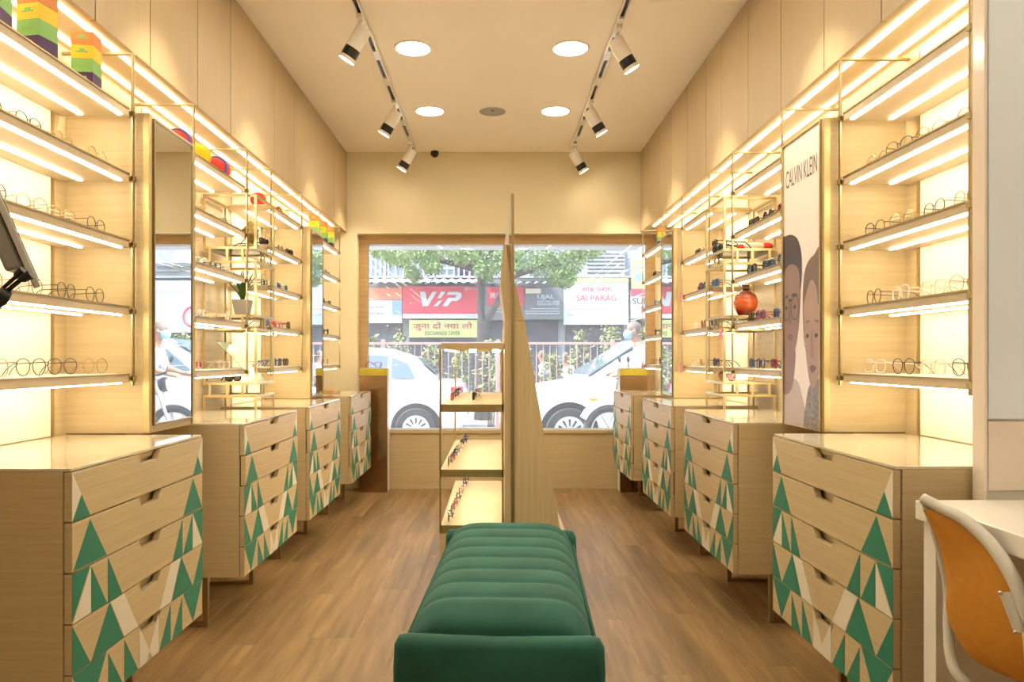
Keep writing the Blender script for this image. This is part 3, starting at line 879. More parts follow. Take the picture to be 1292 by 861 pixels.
rack(-1, 3.885, 4.205, 'tiered brass rack holding potted plant and golden head')
rack(1, 3.948, 4.290, 'tiered brass rack holding the red vase')
tier_z = lambda i, top=False: CH + (TIERS[i][1] if top else TIERS[i][0] + 0.012)

# statue head
st = thing('statue_head', 'antique gold statue head with topknot on the brass rack', 'statue', (-1.300, 3.955, tier_z(3) + 0.0))
st.scale = (0.92, 0.92, 0.92)
st.rotation_euler = (0, 0, -0.7)
hd = MB()
hd.lathe([(0.045, 0.0), (0.048, 0.012), (0.03, 0.022), (0.028, 0.04)], 18)
hd.ball((0.006, 0, 0.075), 0.042, 0.038, 0.052, 18, 12)
face = add('face', hd.mesh('gold', smooth='all'), st)
hh = MB()
hh.ball((-0.008, 0, 0.092), 0.045, 0.044, 0.044, 18, 10)
hh.ball((-0.008, 0, 0.138), 0.022, 0.022, 0.022, 14, 8)
for a in range(3):
    for k in range(14):
        an = 2 * PI * k / 14 + a * 0.2; rr = 0.042 - a * 0.012
        hh.ball((-0.008 + rr * math.cos(an), rr * math.sin(an), 0.105 + a * 0.013), 0.007, 0.007, 0.007, 6, 4)
add('hair', hh.mesh('gold', smooth='all'), st)
add('nose', MB().ball((0.048, 0, 0.070), 0.007, 0.006, 0.014, 8, 6).mesh('gold', smooth='all'), st)
for s_ in (-1, 1):
    add('ear', MB().ball((0.0, s_ * 0.039, 0.066), 0.010, 0.005, 0.022, 10, 6).mesh('gold', smooth='all'), st)

# potted plant
pc = at(306, 398, 3.99)
pl_ = thing('potted_plant', 'spiky green plant in a grey square-sided pot on the brass rack', 'plant', (pc[0], 3.99, tier_z(2)))
pl_.scale = (1.18, 1.18, 1.12)
pot = MB(); rg = []
for w_, z in ((0.026, 0), (0.037, 0.072), (0.037, 0.075), (0.033, 0.075), (0.032, 0.066)):
    rg.append([(w_, w_, z), (-w_, w_, z), (-w_, -w_, z), (w_, -w_, z)])
add('pot', pot.rings(rg).mesh('pot', bevel=0.002), pl_)
for k in range(22):
    an = 2.4 * k; ln = 0.11 + 0.07 * random.random(); sp_ = 0.12 + 0.75 * (k / 22)
    rows_ = []
    for j in range(6):
        u = j / 5
        r_ = ln * sp_ * u ** 1.4; z = 0.066 + ln * u * (1 - 0.12 * sp_ * u)
        w_ = 0.0085 * (1 - u) ** 0.6 + 0.0004
        c_, s2 = math.cos(an), math.sin(an)
        rows_.append([(r_ * c_ - s2 * w_, r_ * s2 + c_ * w_, z), (r_ * c_ + s2 * 0, r_ * s2, z - 0.0015), (r_ * c_ + s2 * w_, r_ * s2 - c_ * w_, z)])
    add('leaf', MB().grid(rows_).mesh('leaf', smooth='all'), pl_)

# vase
def vase_mat():
    m, nt, b = nodemat('red_glazed_ceramic_bands')
    tc = nt.nodes.new('ShaderNodeTexCoord'); sx = nt.nodes.new('ShaderNodeSeparateXYZ'); mr = nt.nodes.new('ShaderNodeMapRange'); cr_ = nt.nodes.new('ShaderNodeValToRGB')
    no = nt.nodes.new('ShaderNodeTexNoise'); no.inputs['Scale'].default_value = 25
    ad = nt.nodes.new('ShaderNodeMath'); ad.operation = 'MULTIPLY_ADD'; ad.inputs[1].default_value = 0.03
    mr.inputs['From Max'].default_value = 0.15
    nt.links.new(tc.outputs['Object'], sx.inputs[0]); nt.links.new(tc.outputs['Object'], no.inputs['Vector'])
    nt.links.new(no.outputs['Fac'], ad.inputs[0]); nt.links.new(sx.outputs['Z'], ad.inputs[2]); nt.links.new(ad.outputs[0], mr.inputs['Value'])
    e = cr_.color_ramp.elements
    e[0].position = 0.05; e[0].color = (0.03, 0.008, 0.004, 1); e[1].position = 1.0; e[1].color = (0.03, 0.008, 0.005, 1)
    for p, c in ((0.25, (0.30, 0.02, 0.006, 1)), (0.45, (0.62, 0.11, 0.02, 1)), (0.65, (0.60, 0.09, 0.015, 1)), (0.85, (0.20, 0.015, 0.006, 1))):
        q = e.new(p); q.color = c
    nt.links.new(mr.outputs['Result'], cr_.inputs['Fac']); nt.links.new(cr_.outputs['Color'], b.inputs['Base Color'])
    b.inputs['Roughness'].default_value = 0.08; b.inputs['Coat Weight'].default_value = 0.8
    return m
M['vase'] = vase_mat()
vz = thing('red_vase', 'glossy orange red vase with narrow neck on the brass rack', 'vase', (1.36, 4.06, tier_z(2)))
vz.scale = (1.08, 1.08, 1.08)
add('body', MB().lathe([(0.030, 0), (0.036, 0.004), (0.056, 0.045), (0.060, 0.075), (0.052, 0.105), (0.030, 0.124), (0.018, 0.134)], 28).mesh('vase', smooth='all'), vz)
nk = MB().lathe([(0.018, 0.134), (0.015, 0.142), (0.016, 0.152), (0.020, 0.158), (0.016, 0.158), (0.011, 0.146)], 24)
add('neck', nk.mesh('tortoise', smooth='all'), vz, 'dark brown neck')

# leaning translucent sheet on the left rack, painted board on the right rack
tag(add('acrylic_sheet', MB().prism([(-0.105, 0.0), (-0.101, 0.0), (0.105, 0.215), (0.101, 0.215)], 'y', -0.09, 0.09).mesh('sheet_green'), None, loc=(-1.385, 4.06, tier_z(1) + 0.001), rot=(0, 0, PI)),
    'pale green translucent sheet leaning inside the brass rack', 'sheet')
sb = thing('toy_board', 'pale long toy board with red ends lying on the brass rack', 'toy', (1.39, 4.03, tier_z(3)), 0)
def capsule(x0, x1, w, z0, z1):
    return MB().rings([[(x_, w * r * math.cos(2 * PI * k / 14), (z0 + z1) / 2 + (z1 - z0) / 2 * r * math.sin(2 * PI * k / 14)) for k in range(14)] for x_, r in
                       [(x0 + (x1 - x0) * i / 8, max(0.35, math.sin(PI * (0.12 + 0.76 * i / 8)))) for i in range(9)]])
add('deck', capsule(-0.062, 0.068, 0.03, 0.0, 0.045).mesh('offwhite', smooth='all'), sb)
add('end_cap', MB().ball((-0.065, 0, 0.018), 0.022, 0.018, 0.017).mesh('red', smooth='all'), sb)
add('end_cap', MB().ball((0.075, 0, 0.022), 0.032, 0.024, 0.021).mesh('red', smooth='all'), sb)

# ------------------------------------------------------------------ eyewear
def rim_pts(cx, kind, r):
    out = []; n = 18
    for k in range(n):
        a = 2 * PI * k / n
        c, s_ = math.cos(a), math.sin(a)
        e = {'round': 1.0, 'square': 0.62, 'aviator': 0.85}[kind]
        y = r * 1.08 * math.copysign(abs(c) ** e, c)
        z = r * (0.92 if kind != 'round' else 1.0) * math.copysign(abs(s_) ** e, s_)
        if kind == 'aviator' and z < 0: y = y * (1 - 0.22 * (-z / r)); z *= 1.05
        out.append((0.0, cx + y, z))
    return out
EW = {}
def eyewear_parts(style, folded=False):
    if (style, folded) in EW: return EW[(style, folded)]
    kind, r, th, fm, lm = {
        'gold round': ('round', 0.0235, 0.0013, 'wire_gold', 'lens'),
        'dark wire': ('aviator', 0.0245, 0.0014, 'wire_dark', 'lens'),
        'pale': ('square', 0.0225, 0.0022, 'acetate_clear', 'lens'),
        'black': ('square', 0.0225, 0.0026, 'acetate_black', 'lens'),
        'red': ('square', 0.0225, 0.0024, 'acetate_red', 'lens'),
        'sun black': ('square', 0.0265, 0.0032, 'acetate_black', 'lens_dark'),
        'sun tortoise': ('round', 0.0265, 0.0032, 'tortoise', 'lens_dark'),
        'sun rose': ('round', 0.0275, 0.0018, 'wire_gold', 'lens_rose'),
        'sun red': ('square', 0.0265, 0.0032, 'acetate_red', 'lens_dark'),
        'sun blue': ('square', 0.0265, 0.0032, 'acetate_blue', 'lens_dark'),
    }[style]
    cy = 0.0315; zc = r + th + 0.0012
    sh = lambda pts: [(p[0], p[1], p[2] + zc) for p in pts]
    fm_ = MB()
    lens = []
    for s_ in (-1, 1):
        pts = sh(rim_pts(s_ * cy, kind, r))
        fm_.tube(pts, th, 5, closed=True)
        lens.append(MB().add([(0.0, p[1], p[2]) for p in pts], [tuple(range(len(pts)))]).mesh(lm, recalc=False))
    fm_.tube([(0, -cy + r * 1.02, zc + r * 0.25), (0.003, 0, zc + r * 0.45), (0, cy - r * 1.02, zc + r * 0.25)], th, 5)
    tm_ = []
    for s_ in (-1, 1):
        ye = s_ * (cy + r * 1.05 + 0.004)
        if folded:
            zf = zc + r * (0.45 if s_ < 0 else 0.38)
            t_ = MB().tube([(0, s_ * (cy + r), zf), (-0.006 - 0.004 * (s_ > 0), ye, zf), (-0.012 - 0.006 * (s_ > 0), ye * 0.85, zf), (-0.016 - 0.006 * (s_ > 0), -ye * 0.4, zf), (-0.018 - 0.006 * (s_ > 0), -ye * 0.85, zf - 0.012)], th * 0.95, 5)
        else:
            t_ = MB().tube([(0, s_ * (cy + r * 1.0), zc + r * 0.5), (-0.004, ye, zc + r * 0.5), (-0.05, ye, zc + r * 0.42), (-0.098, ye * 0.97, zc + r * 0.30), (-0.118, ye * 0.95, zc - r * 0.35), (-0.130, ye * 0.94, th)], th * 0.95, 5)
        tm_.append(t_.mesh(fm))
    EW[(style, folded)] = (fm_.mesh(fm), lens, tm_)
    return EW[(style, folded)]
DESC = {'gold round': 'thin gold round eyeglasses', 'dark wire': 'thin dark wire eyeglasses', 'pale': 'pale clear-framed eyeglasses', 'black': 'black-framed eyeglasses',
        'red': 'red-framed eyeglasses', 'sun black': 'black sunglasses', 'sun tortoise': 'tortoiseshell sunglasses', 'sun rose': 'rose-tinted sunglasses',
        'sun red': 'dark red sunglasses', 'sun blue': 'blue-framed sunglasses'}
def eyewear(style, loc, rz, where, scale=1.0, folded=False, suf=''):
    fm_, lens, tm_ = eyewear_parts(style, folded)
    if folded: where = 'folded ' + where
    lab = DESC[style] + ' ' + where + suf
    name = 'sunglasses' if style.startswith('sun') else 'eyeglasses'
    t = thing(name, lab, name, loc, rz, 'eyewear ' + where.replace('folded ', ''))
    t.scale = (scale,) * 3
    add('front_frame', fm_, t)
    for m in lens: add('lens', m, t)
    for m in tm_: add('temple', m, t)
    return t
ORD = ['top', 'second', 'third', 'fourth', 'lowest']
MIX = {
    'L1': [['dark wire', 'dark wire', 'gold round', 'gold round'], ['dark wire', 'gold round', 'gold round', 'dark wire'], ['gold round', 'gold round', 'dark wire', 'dark wire'], ['gold round', 'dark wire', 'dark wire', 'gold round', ]],
    'L2': [['pale', 'gold round', 'pale', 'dark wire'], ['gold round', 'pale', 'black', 'pale'], ['pale', 'pale', 'gold round', 'pale'], ['pale', 'red', 'gold round', 'pale']],
    'L3': [['sun black', 'sun black', 'sun rose', 'sun black'], ['black', 'pale', 'sun blue', 'sun blue'], ['sun blue', 'red', 'red', 'sun tortoise'], ['dark wire', 'sun blue', 'sun blue', 'sun black']],
    'L4': [['black', 'dark wire', 'dark wire', 'black'], ['sun black', 'red', 'sun black', 'black'], ['sun black', 'pale', 'black', 'sun black'], ['gold round', 'dark wire', 'gold round']],
    'R1': [['gold round', 'gold round', 'dark wire', 'gold round'], ['gold round', 'dark wire', 'gold round', 'dark wire'], ['gold round', 'pale', 'pale', 'dark wire'], ['dark wire', 'pale', 'dark wire', 'pale']],
    'R2': [['sun red', 'sun tortoise', 'sun black'], ['sun tortoise', 'sun black', 'sun black'], ['sun black', 'sun blue', 'sun red', 'sun black'], ['sun black', 'sun red', 'sun tortoise', 'sun blue']],
    'R3': [['sun black', 'pale', 'sun black'], ['sun blue', 'sun tortoise', 'red'], ['sun blue', 'sun rose', 'pale'], ['sun tortoise', 'sun blue', 'sun rose', 'pale']],
    'R4': [['sun black', 'sun black'], ['sun tortoise', 'sun black', 'sun blue'], ['sun black', 'black', 'sun black'], ['sun black', 'sun tortoise', 'dark wire']],
}
ENDS = {'L1': ('monitor', 'mirror'), 'L2': ('mirror', 'plant'), 'L3': ('plant', 'window'), 'L4': ('mirror', 'window'), 'R1': ('partition', 'poster'), 'R2': ('poster', 'vase'), 'R3': ('vase', 'window'), 'R4': ('mirror', 'window')}
for u, rows_ in MIX.items():
    sd = UN[u][0]
    for si, row in enumerate(rows_):
        n = len(row)
        for i, stl in enumerate(row):
            f_ = (i + 0.5) / n * 0.92 + 0.04
            jit = random.uniform(-0.18, 0.18)
            lo = on_shelf(u, si + 1, f_ + random.uniform(-0.012, 0.012), 0.185 + random.uniform(-0.01, 0.012))
            same = [q for q in range(n) if row[q] == stl]
            ends = ENDS[u]
            suf = '' if len(same) == 1 else (' nearer ' + ends[0]) if i == same[0] else (' nearer ' + ends[1]) if i == same[-1] else ' in middle'
            eyewear(stl, lo, (0 if sd < 0 else PI) + jit, 'on %s shelf %s' % (ORD[si + 1], UN[u][3]), 1.06 if u in ('L1', 'R1') else 0.93 if n >= 4 else 1.0, False, suf)
# centre stand rows along its edge
for zi, (z, n, nm) in enumerate(((0.391, 8, 'bottom'), (0.645, 8, 'middle'), (0.942, 10, 'upper'))):
    for i in range(n):
        stl = ('black', 'dark wire', 'red', 'black', 'dark wire', 'pale', 'black')[(i + zi) % 7]
        if zi == 2:
            lo = (-0.215 + 0.105 * (i % 2), 3.66 + 0.150 * (i // 2), z + 0.001)
        else:
            lo = (-0.222 + 0.04 * (i / n), 3.49 + 0.148 * i, z + 0.001)
        eyewear(stl, lo, PI + random.uniform(-0.08, 0.08), 'on %s shelf of the centre stand' % nm, 1.0, True)
# rack and plinth pieces
eyewear('sun black', (-1.40, 3.97, tier_z(1) + 0.0005), -0.35, 'lying low on the plant rack', 1.0)
eyewear('black', (-1.31, 4.09, tier_z(3) + 0.0005), 0.3, 'behind the golden head on the rack')
eyewear('sun rose', (1.255, 4.05, tier_z(1) + 0.0005), PI + 0.5, 'low on the red vase rack')
eyewear('sun black', (1.25, 4.07, tier_z(3) + 0.0005), PI - 0.2, 'beside the toy board on the rack')
eyewear('sun blue', (1.25, 4.20, tier_z(3) + 0.0005), PI + 0.2, 'beside the toy board on the rack')
eyewear('dark wire', (1.29, 4.05, tier_z(1, True) + 0.0005), PI + 0.3, 'on the rack below the red vase')
eyewear('red', (-1.055, 6.445, PZT + 0.0005), -PI / 2 + 0.25, 'on top of the bronze plinth', 1.15)
eyewear('gold round', (1.20, 6.445, PZT + 0.0005), -PI / 2 - 0.2, 'on top of the bronze plinth near the man', 1.1)

# ------------------------------------------------------------------ things on the top shelves
def striped_box(u, f_, lab, s=1.0, rz=0.0, d=0.195, grp=None):
    p = on_shelf(u, 0, f_, d)
    t = thing('gift_box', lab, 'box', p, rz, grp)
    w = 0.034 * s
    hs = 0.044 * s
    for i, c in enumerate(('box_purple', 'box_green', 'box_yellow', 'box_orange')):
        add('stripe_panel', B(-w, w, -w, w, i * hs, (i + 1) * hs - (0.0 if i == 3 else 0.0006)).mesh(c, bevel=0.0006), t)
    dk = MB()
    for i in range(3):
        zc = (i + 1.5) * hs
        add('printed_glasses', MB().prism([(-0.55 * w, zc - 0.002), (0.55 * w, zc - 0.002), (0.55 * w, zc + 0.002), (0.25 * w, zc + 0.002), (0.25 * w, zc + 0.010), (-0.25 * w, zc + 0.010), (-0.25 * w, zc + 0.002), (-0.55 * w, zc + 0.002)], 'y', -w - 0.0012, -w - 0.0004).mesh('box_green'), t)

    tmm = text_mesh('100', w * 0.9, hs * 0.4, 'offwhite', 0.0)
    add('lettering', tmm, t, loc=(0, -w - 0.0008, hs * 0.5))
striped_box('L1', 0.15, 'striped rainbow gift box at the monitor end of the top shelf', 1.0, 0.15)
striped_box('L1', 0.41, 'striped rainbow gift box standing in the middle of the top shelf', 1.08, -0.2)
striped_box('L1', 0.755, 'striped rainbow gift box on the top shelf closest to the tall mirror', 1.0, 0.1)
for f_, nm_ in ((0.12, 'nearest the narrow mirror on the window side shelf'), (0.5, 'between two others on the window side shelf'), (0.85, 'nearest the window wall on the window side shelf')):
    striped_box('L4', f_, 'small striped rainbow gift box ' + nm_, 1.0, 0.0, 0.19, 'striped boxes on the top shelf beside the window')
striped_box('R4', 0.4, 'striped rainbow gift box on top shelf in the window corner', 0.8, 0.0)

def cap_pouch(u, f_, main, band, lab, d=0.15, r=0.055):
    p = on_shelf(u, 0, f_, d)
    t = thing('plush_ball', lab, 'toy', p)
    m = MB(); m.ball((0, 0, r * 0.92), r * 1.0, r * 1.15, r * 0.92, 20, 12)
    add('body', m.mesh(main, smooth='all'), t)
    if band:
        ring_ = [(r * 0.91 * math.cos(2 * PI * k / 24), -0.48 * r, r * 0.92 + r * 0.835 * math.sin(2 * PI * k / 24)) for k in range(24)]
        add('ribbon', MB().tube(ring_, r * 0.12, 8, closed=True).mesh(band, smooth='all'), t)
    else:
        add('seam', MB().tube([(r * 1.0 * math.cos(2 * PI * k / 24), 0.0, r * 0.92 + r * 0.92 * math.sin(2 * PI * k / 24)) for k in range(24)], 0.003, 5, closed=True).mesh('yellow', smooth='all'), t)
cap_pouch('L2', 0.12, 'red', 'blue', 'red plush ball with blue ribbon right above the tall mirror', r=0.062)
cap_pouch('L2', 0.42, 'yellow', None, 'plain yellow plush ball between two red plush balls', r=0.060)
cap_pouch('L2', 0.80, 'red', 'blue', 'red plush ball with blue ribbon on the window side of yellow ball', r=0.062)
cap_pouch('L3', 0.12, 'red', None, 'plain red plush ball on top shelf past the golden head', r=0.045)
cr = thing('crescent_toy', 'red and yellow crescent toy on the top shelf', 'toy', on_shelf('L3', 0, 0.70, 0.16))
for nm_, mt, rr in (('outer_arc', 'red', 0.060), ('inner_arc', 'yellow', 0.044)):
    add(nm_, MB().tube([(0, rr * math.cos(PI * k / 14), 0.011 + rr * math.sin(PI * k / 14)) for k in range(15)], 0.009, 8).mesh(mt, smooth='all'), cr)

# pink price cards hanging on shelf ends
for u, si in (('R3', 2), ('R3', 4), ('R4', 2), ('R4', 4)):
    sd, a, b, dsn = UN[u]
    tag(add('price_card', B(-0.003, 0.0, -0.03, 0.03, -0.028, 0.028).mesh('pink', bevel=0.0005), None, loc=(XR - SD - 0.017, b - 0.02, CH + ST[si] - 0.012)),
        'small pink price card on end of %s shelf %s' % (ORD[si], dsn), 'card')
tag(add('price_card', B(-0.003, 0.0, -0.03, 0.03, -0.028, 0.028).mesh('pink', bevel=0.0005), None, loc=(1.2035, 3.99, tier_z(1, True) - 0.03)), 'small pink price card on corner of the red vase rack', 'card')
# wooden tray on the far left cabinet
tr = thing('wooden_tray', 'small wooden tray on the cabinet past the narrow mirror', 'tray', (-1.33, 5.75, CT + 0.0085))
add('tray_base', B(-0.10, 0.10, -0.14, 0.14, 0, 0.008).mesh('oak', bevel=0.001), tr)
wl = MB(); wl.box(-0.10, 0.10, -0.14, -0.132, 0.008, 0.03).box(-0.10, 0.10, 0.132, 0.14, 0.008, 0.03).box(-0.10, -0.092, -0.132, 0.132, 0.008, 0.03).box(0.092, 0.10, -0.132, 0.132, 0.008, 0.03)
add('tray_rim', wl.mesh('oak'), tr)

# ------------------------------------------------------------------ monitor on a stand
def cat_(pts, n=5):
    out = []
    for i in range(len(pts) - 1):
        p0 = pts[max(0, i - 1)]; p1 = pts[i]; p2 = pts[i + 1]; p3 = pts[min(len(pts) - 1, i + 2)]
        for j in range(n):
            u = j / n
            out.append(0.5 * ((2 * p1) + (p2 - p0) * u + (2 * p0 - 5 * p1 + 4 * p2 - p3) * u * u + (3 * p1 - p0 - 3 * p2 + p3) * u ** 3))
    return out + [pts[-1]]
mo = thing('tilted_monitor', 'tilted grey monitor with black cables in front of the shelves', 'monitor', (-1.12, 1.36, 0.0))
def mpt(px, py, Y): 
    p = at(px, py, Y); return Vector((p[0] + 1.12, p[1] - 1.36, p[2]))
# slab seen edge on: it leans back, its width runs away to the left behind the frame edge
a_ = mpt(52, 362, 1.34); dirn = Vector((-0.095, 0.02, 0.190)).normalized(); wv = Vector((-0.61, 1.0, 0.10)).normalized()
nrm = dirn.cross(wv).normalized()
if nrm.x < 0: nrm = -nrm
hl = 0.27; th_ = 0.012; wd = 0.19
def slab(l0, l1, n0, n1, y0, y1):
    m = MB(); r = []
    for yy in (y0, y1):
        r.append([a_ + dirn * l + nrm * n + wv * yy for l, n in ((l0, n0), (l1, n0), (l1, n1), (l0, n1))])
    return m.rings(r)
add('bezel', slab(0, hl, -th_, 0, 0, wd * 2).mesh('silver', bevel=0.003), mo)
add('screen', slab(0.012, hl - 0.012, 0.0002, 0.0012, 0.012, wd * 2 - 0.012).mesh('black'), mo)
add('rear_housing', slab(0.045, hl - 0.03, -th_ - 0.030, -th_ - 0.0005, 0.008, wd * 2 - 0.03).mesh('grey', bevel=0.006), mo)
for k, path in enumerate(((30, 341, 20, 349.5, 9, 359, 0, 368, -14, 384), (40, 346, 26, 353.5, 13, 364, 2, 375, -12, 392))):
    q = [mpt(path[i], path[i + 1], 1.325) for i in range(0, 10, 2)]
    add('plug', MB().tube([q[0], q[0].lerp(q[1], 0.75), q[1]], [0.0085, 0.0080, 0.0050], 10).mesh('black', smooth=True), mo)
    low_ = [mpt(-30 - 6 * k, 470, 1.35), mpt(-34 - 6 * k, 650, 1.38)]
    add('cable', MB().tube(cat_(q[1:] + low_), 0.0042 if k else 0.0036, 7).mesh('black', smooth='all'), mo)
cj = mpt(2, 376, 1.318)
add('cable_joint', MB().tube([cj + Vector((0.010, 0, 0.012)), cj, cj + Vector((-0.016, 0, -0.014))], [0.009, 0.013, 0.012], 10).mesh('black', smooth='all'), mo)
mid = a_ + dirn * (hl * 0.55) - nrm * (th_ + 0.03) + wv * wd
el = Vector((mid.x - 0.16, mid.y - 0.02, mid.z - 0.03))
add('neck', MB().tube([mid, el, Vector((el.x, el.y, 0.9)), Vector((el.x, el.y, 0.02))], 0.018, 12).mesh('grey', smooth=True), mo)
add('stand_base', MB().cyl((el.x, el.y, 0), (el.x, el.y, 0.02), 0.14, n=28).mesh('grey', smooth=True), mo)

# ------------------------------------------------------------------ white table and orange chair
TZ = 0.812
tb = thing('white_table', 'white laminate table against the white partition', 'table', (1.45, 1.35, 0))
o = tb.location
add('table_top', B(1.012, 1.95, 0.80, 1.80, TZ - 0.045, TZ).mesh('white', bevel=0.003, off=o), tb)
for xx, yy in ((1.024, 1.735), (1.87, 1.735), (1.024, 0.83), (1.87, 0.83)):
    add('leg', B(xx, xx + 0.05, yy, yy + 0.05, 0, TZ - 0.045).mesh('white', bevel=0.002, off=o), tb)
add('modesty_panel', B(1.082, 1.865, 1.75, 1.77, 0.02, TZ - 0.046).mesh('white', off=o), tb)

ch = thing('orange_chair', 'orange upholstered chair with pale tubular frame at the white table', 'chair', (1.15, 1.42, 0))
def cpt(px, py, Y):
    p = at(px, py, Y); return Vector((p[0] - 1.15, p[1] - 1.42, p[2]))
# rim of the back rest: outline points (pixel, depth)
outline = [(1164, 629, 1.62), (1185, 640, 1.59), (1215, 655, 1.54), (1245, 681, 1.49), (1268, 712, 1.45), (1288, 752, 1.415), (1300, 800, 1.39), (1304, 850, 1.38)]
outl = [cpt(*q) for q in outline]
left = [cpt(1164, 629, 1.62), cpt(1176, 662, 1.625), cpt(1190, 705, 1.63), cpt(1197, 745, 1.63), cpt(1197, 790, 1.62), cpt(1200, 830, 1.60), cpt(1214, 858, 1.57)]
def cat(pts, n=6):
    out = []
    for i in range(len(pts) - 1):
        p0 = pts[max(0, i - 1)]; p1 = pts[i]; p2 = pts[i + 1]; p3 = pts[min(len(pts) - 1, i + 2)]
        for j in range(n):
            u = j / n
            out.append(0.5 * ((2 * p1) + (p2 - p0) * u + (2 * p0 - 5 * p1 + 4 * p2 - p3) * u * u + (3 * p1 - p0 - 3 * p2 + p3) * u ** 3))
    return out + [pts[-1]]
add('back_rim', MB().tube(cat(outl), [0.0115 + 0.002 * min(1, i / 20) for i in range(len(cat(outl)))], 12).mesh('frame_white', smooth='all'), ch)
leftc = cat(left)
seatz = 0.44
low = left[-1]
frame_path = left[:-1] + [low, low + Vector((0.06, -0.05, -0.055)), low + Vector((0.18, -0.08, -0.06))]
add('back_tube', MB().tube(cat(frame_path), [0.006 + 0.0055 * min(1, i / 14) for i in range(len(cat(frame_path)))], 10).mesh('frame_white', smooth='all'), ch)
# upholstered shell between the two edges, bulging towards the aisle
A = [cpt(1172, 645, 1.615), cpt(1185, 690, 1.62), cpt(1194, 735, 1.615), cpt(1194, 770, 1.61), cpt(1204, 800, 1.59), cpt(1225, 830, 1.55), cpt(1260, 850, 1.50), cpt(1300, 864, 1.45)]
Bp = [cpt(1178, 643, 1.60), cpt(1212, 660, 1.545), cpt(1243, 688, 1.495), cpt(1262, 716, 1.458), cpt(1280, 752, 1.425), cpt(1294, 795, 1.405), cpt(1300, 830, 1.40), cpt(1304, 862, 1.41)]
A_, B_ = cat(A, 4), cat(Bp, 4)
def shell(offx):
    rows_ = []
    for p, q in zip(A_, B_):
        r = []
        for k in range(13):
            u = k / 12
            c = p.lerp(q, u); bul = math.sin(PI * u)
            r.append(c + Vector((-0.018 * bul + offx, 0, 0)))
        rows_.append(r)
    return rows_
m = MB().grid(shell(0.0)).grid(shell(0.030))
add('back_pad', m.mesh('orange', smooth='all', recalc=False), ch)
# pivot plate, seat and legs
pA, pB = cpt(1272, 748, 1.40), cpt(1291, 798, 1.375)
pl2 = MB()
pl2.tube([pA + Vector((-0.006, 0, 0)), pB + Vector((-0.006, 0, 0))], 0.010, 10)
add('hinge_plate', pl2.mesh('frame_white', smooth=True), ch)
for q_ in (pA, pB):
    add('screw', MB().ball(q_ + Vector((-0.016, -0.002, 0)), 0.004, 0.004, 0.004, 8, 5).mesh('steel', smooth='all'), ch)
add('seat', B(-0.10, 0.33, -0.24, 0.15, 0.42, 0.475).mesh('orange', bevel=0.02, smooth=True), ch)
for sy in (-0.22, 0.13):
    add('leg', MB().tube([(-0.05, sy, 0.42), (-0.11, sy * 1.05, 0.0)], [0.012, 0.009], 10).mesh('frame_white', smooth=True), ch)
    add('leg', MB().tube([(0.28, sy, 0.42), (0.33, sy * 1.05, 0.0)], [0.012, 0.009], 10).mesh('frame_white', smooth=True), ch)
add('stretcher', MB().tube([(-0.085, -0.226, 0.18), (-0.085, 0.134, 0.18)], 0.008, 8).mesh('frame_white', smooth=True), ch)

# ================================================================== the street
GZ = -0.20
struct('pavement', B(-14, 14, YW + 0.2, 9.85, -0.5, -0.02).mesh('pave'), 'stone pavement outside the window')
struct('road', B(-30, 30, 9.85, 12.75, -0.6, GZ).mesh('road'), 'grey street outside the window')
struct('far_pavement', B(-30, 30, 12.75, 17.95, -0.6, GZ + 0.12).mesh('pave'), 'pavement in front of the shops across the street')
YF = 18.0
kf = YF / FPX
fx = lambda px: (px - VX) * kf
fz = lambda py: CH + (VY - py) * kf
GF = GZ + 0.12

bd = thing('shop_building', 'weathered grey shop building across the street with barred windows', 'building', (0, YF + 0.5, GF))
off = bd.location
add('wall', B(-16, 16, YF + 0.35, YF + 3, GF, 9.0).mesh('facade', off=off), bd)
for a, b in ((-12, fx(508)), (fx(512), fx(604)), (fx(614), fx(708)), (fx(712), fx(792)), (fx(797), fx(880)), (fx(884), fx(960)), (fx(965), 13.5)):
    add('shopfront', B(a + 0.05, b - 0.05, YF + 0.28, YF + 0.345, GF, fz(405)).mesh('facade_d', off=off), bd)
def bwin(x0, x1, y0_, y1_, nv, nh, fm='sign_white', gm='win_blue'):
    a, b, c, d = fx(x0), fx(x1), fz(y1_), fz(y0_)
    w = add('window', B(a, b, YF + 0.30, YF + 0.348, c, d).mesh(gm, off=off), bd)
    m = MB()
    for i in range(nv + 1):
        xx = a + (b - a) * i / nv; m.box(xx - 0.018, xx + 0.018, YF + 0.24, YF + 0.299, c, d)
    add('window_bars', m.mesh(fm, off=off), w)
    m = MB()
    for i in range(nh + 1):
        zz = c + (d - c) * i / nh; m.box(a, b, YF + 0.215, YF + 0.239, zz - 0.022, zz + 0.022)
    add('window_bars', m.mesh(fm, off=off), w)
bwin(488, 507, 318, 349, 2, 2)
bwin(512, 540, 316, 350, 4, 1)
bwin(546, 572, 318, 347, 3, 3)
bwin(578, 606, 318, 348, 4, 1, 'sign_white', 'box_purple')
bwin(742, 790, 312, 346, 4, 7, 'facade', 'win_blue')
bwin(466, 484, 318, 349, 3, 1)
bwin(640, 690, 300, 330, 4, 3)
bwin(830, 880, 312, 350, 4, 4)
bwin(900, 960, 250, 340, 4, 6, 'facade', 'win_blue')
for k in range(8):
    bwin(460 + k * 50, 490 + k * 50, 230, 285, 3, 4)
add('ledge', B(-16, 16, YF - 0.1, YF + 0.3, fz(351), fz(349)).mesh('facade', off=off), bd)

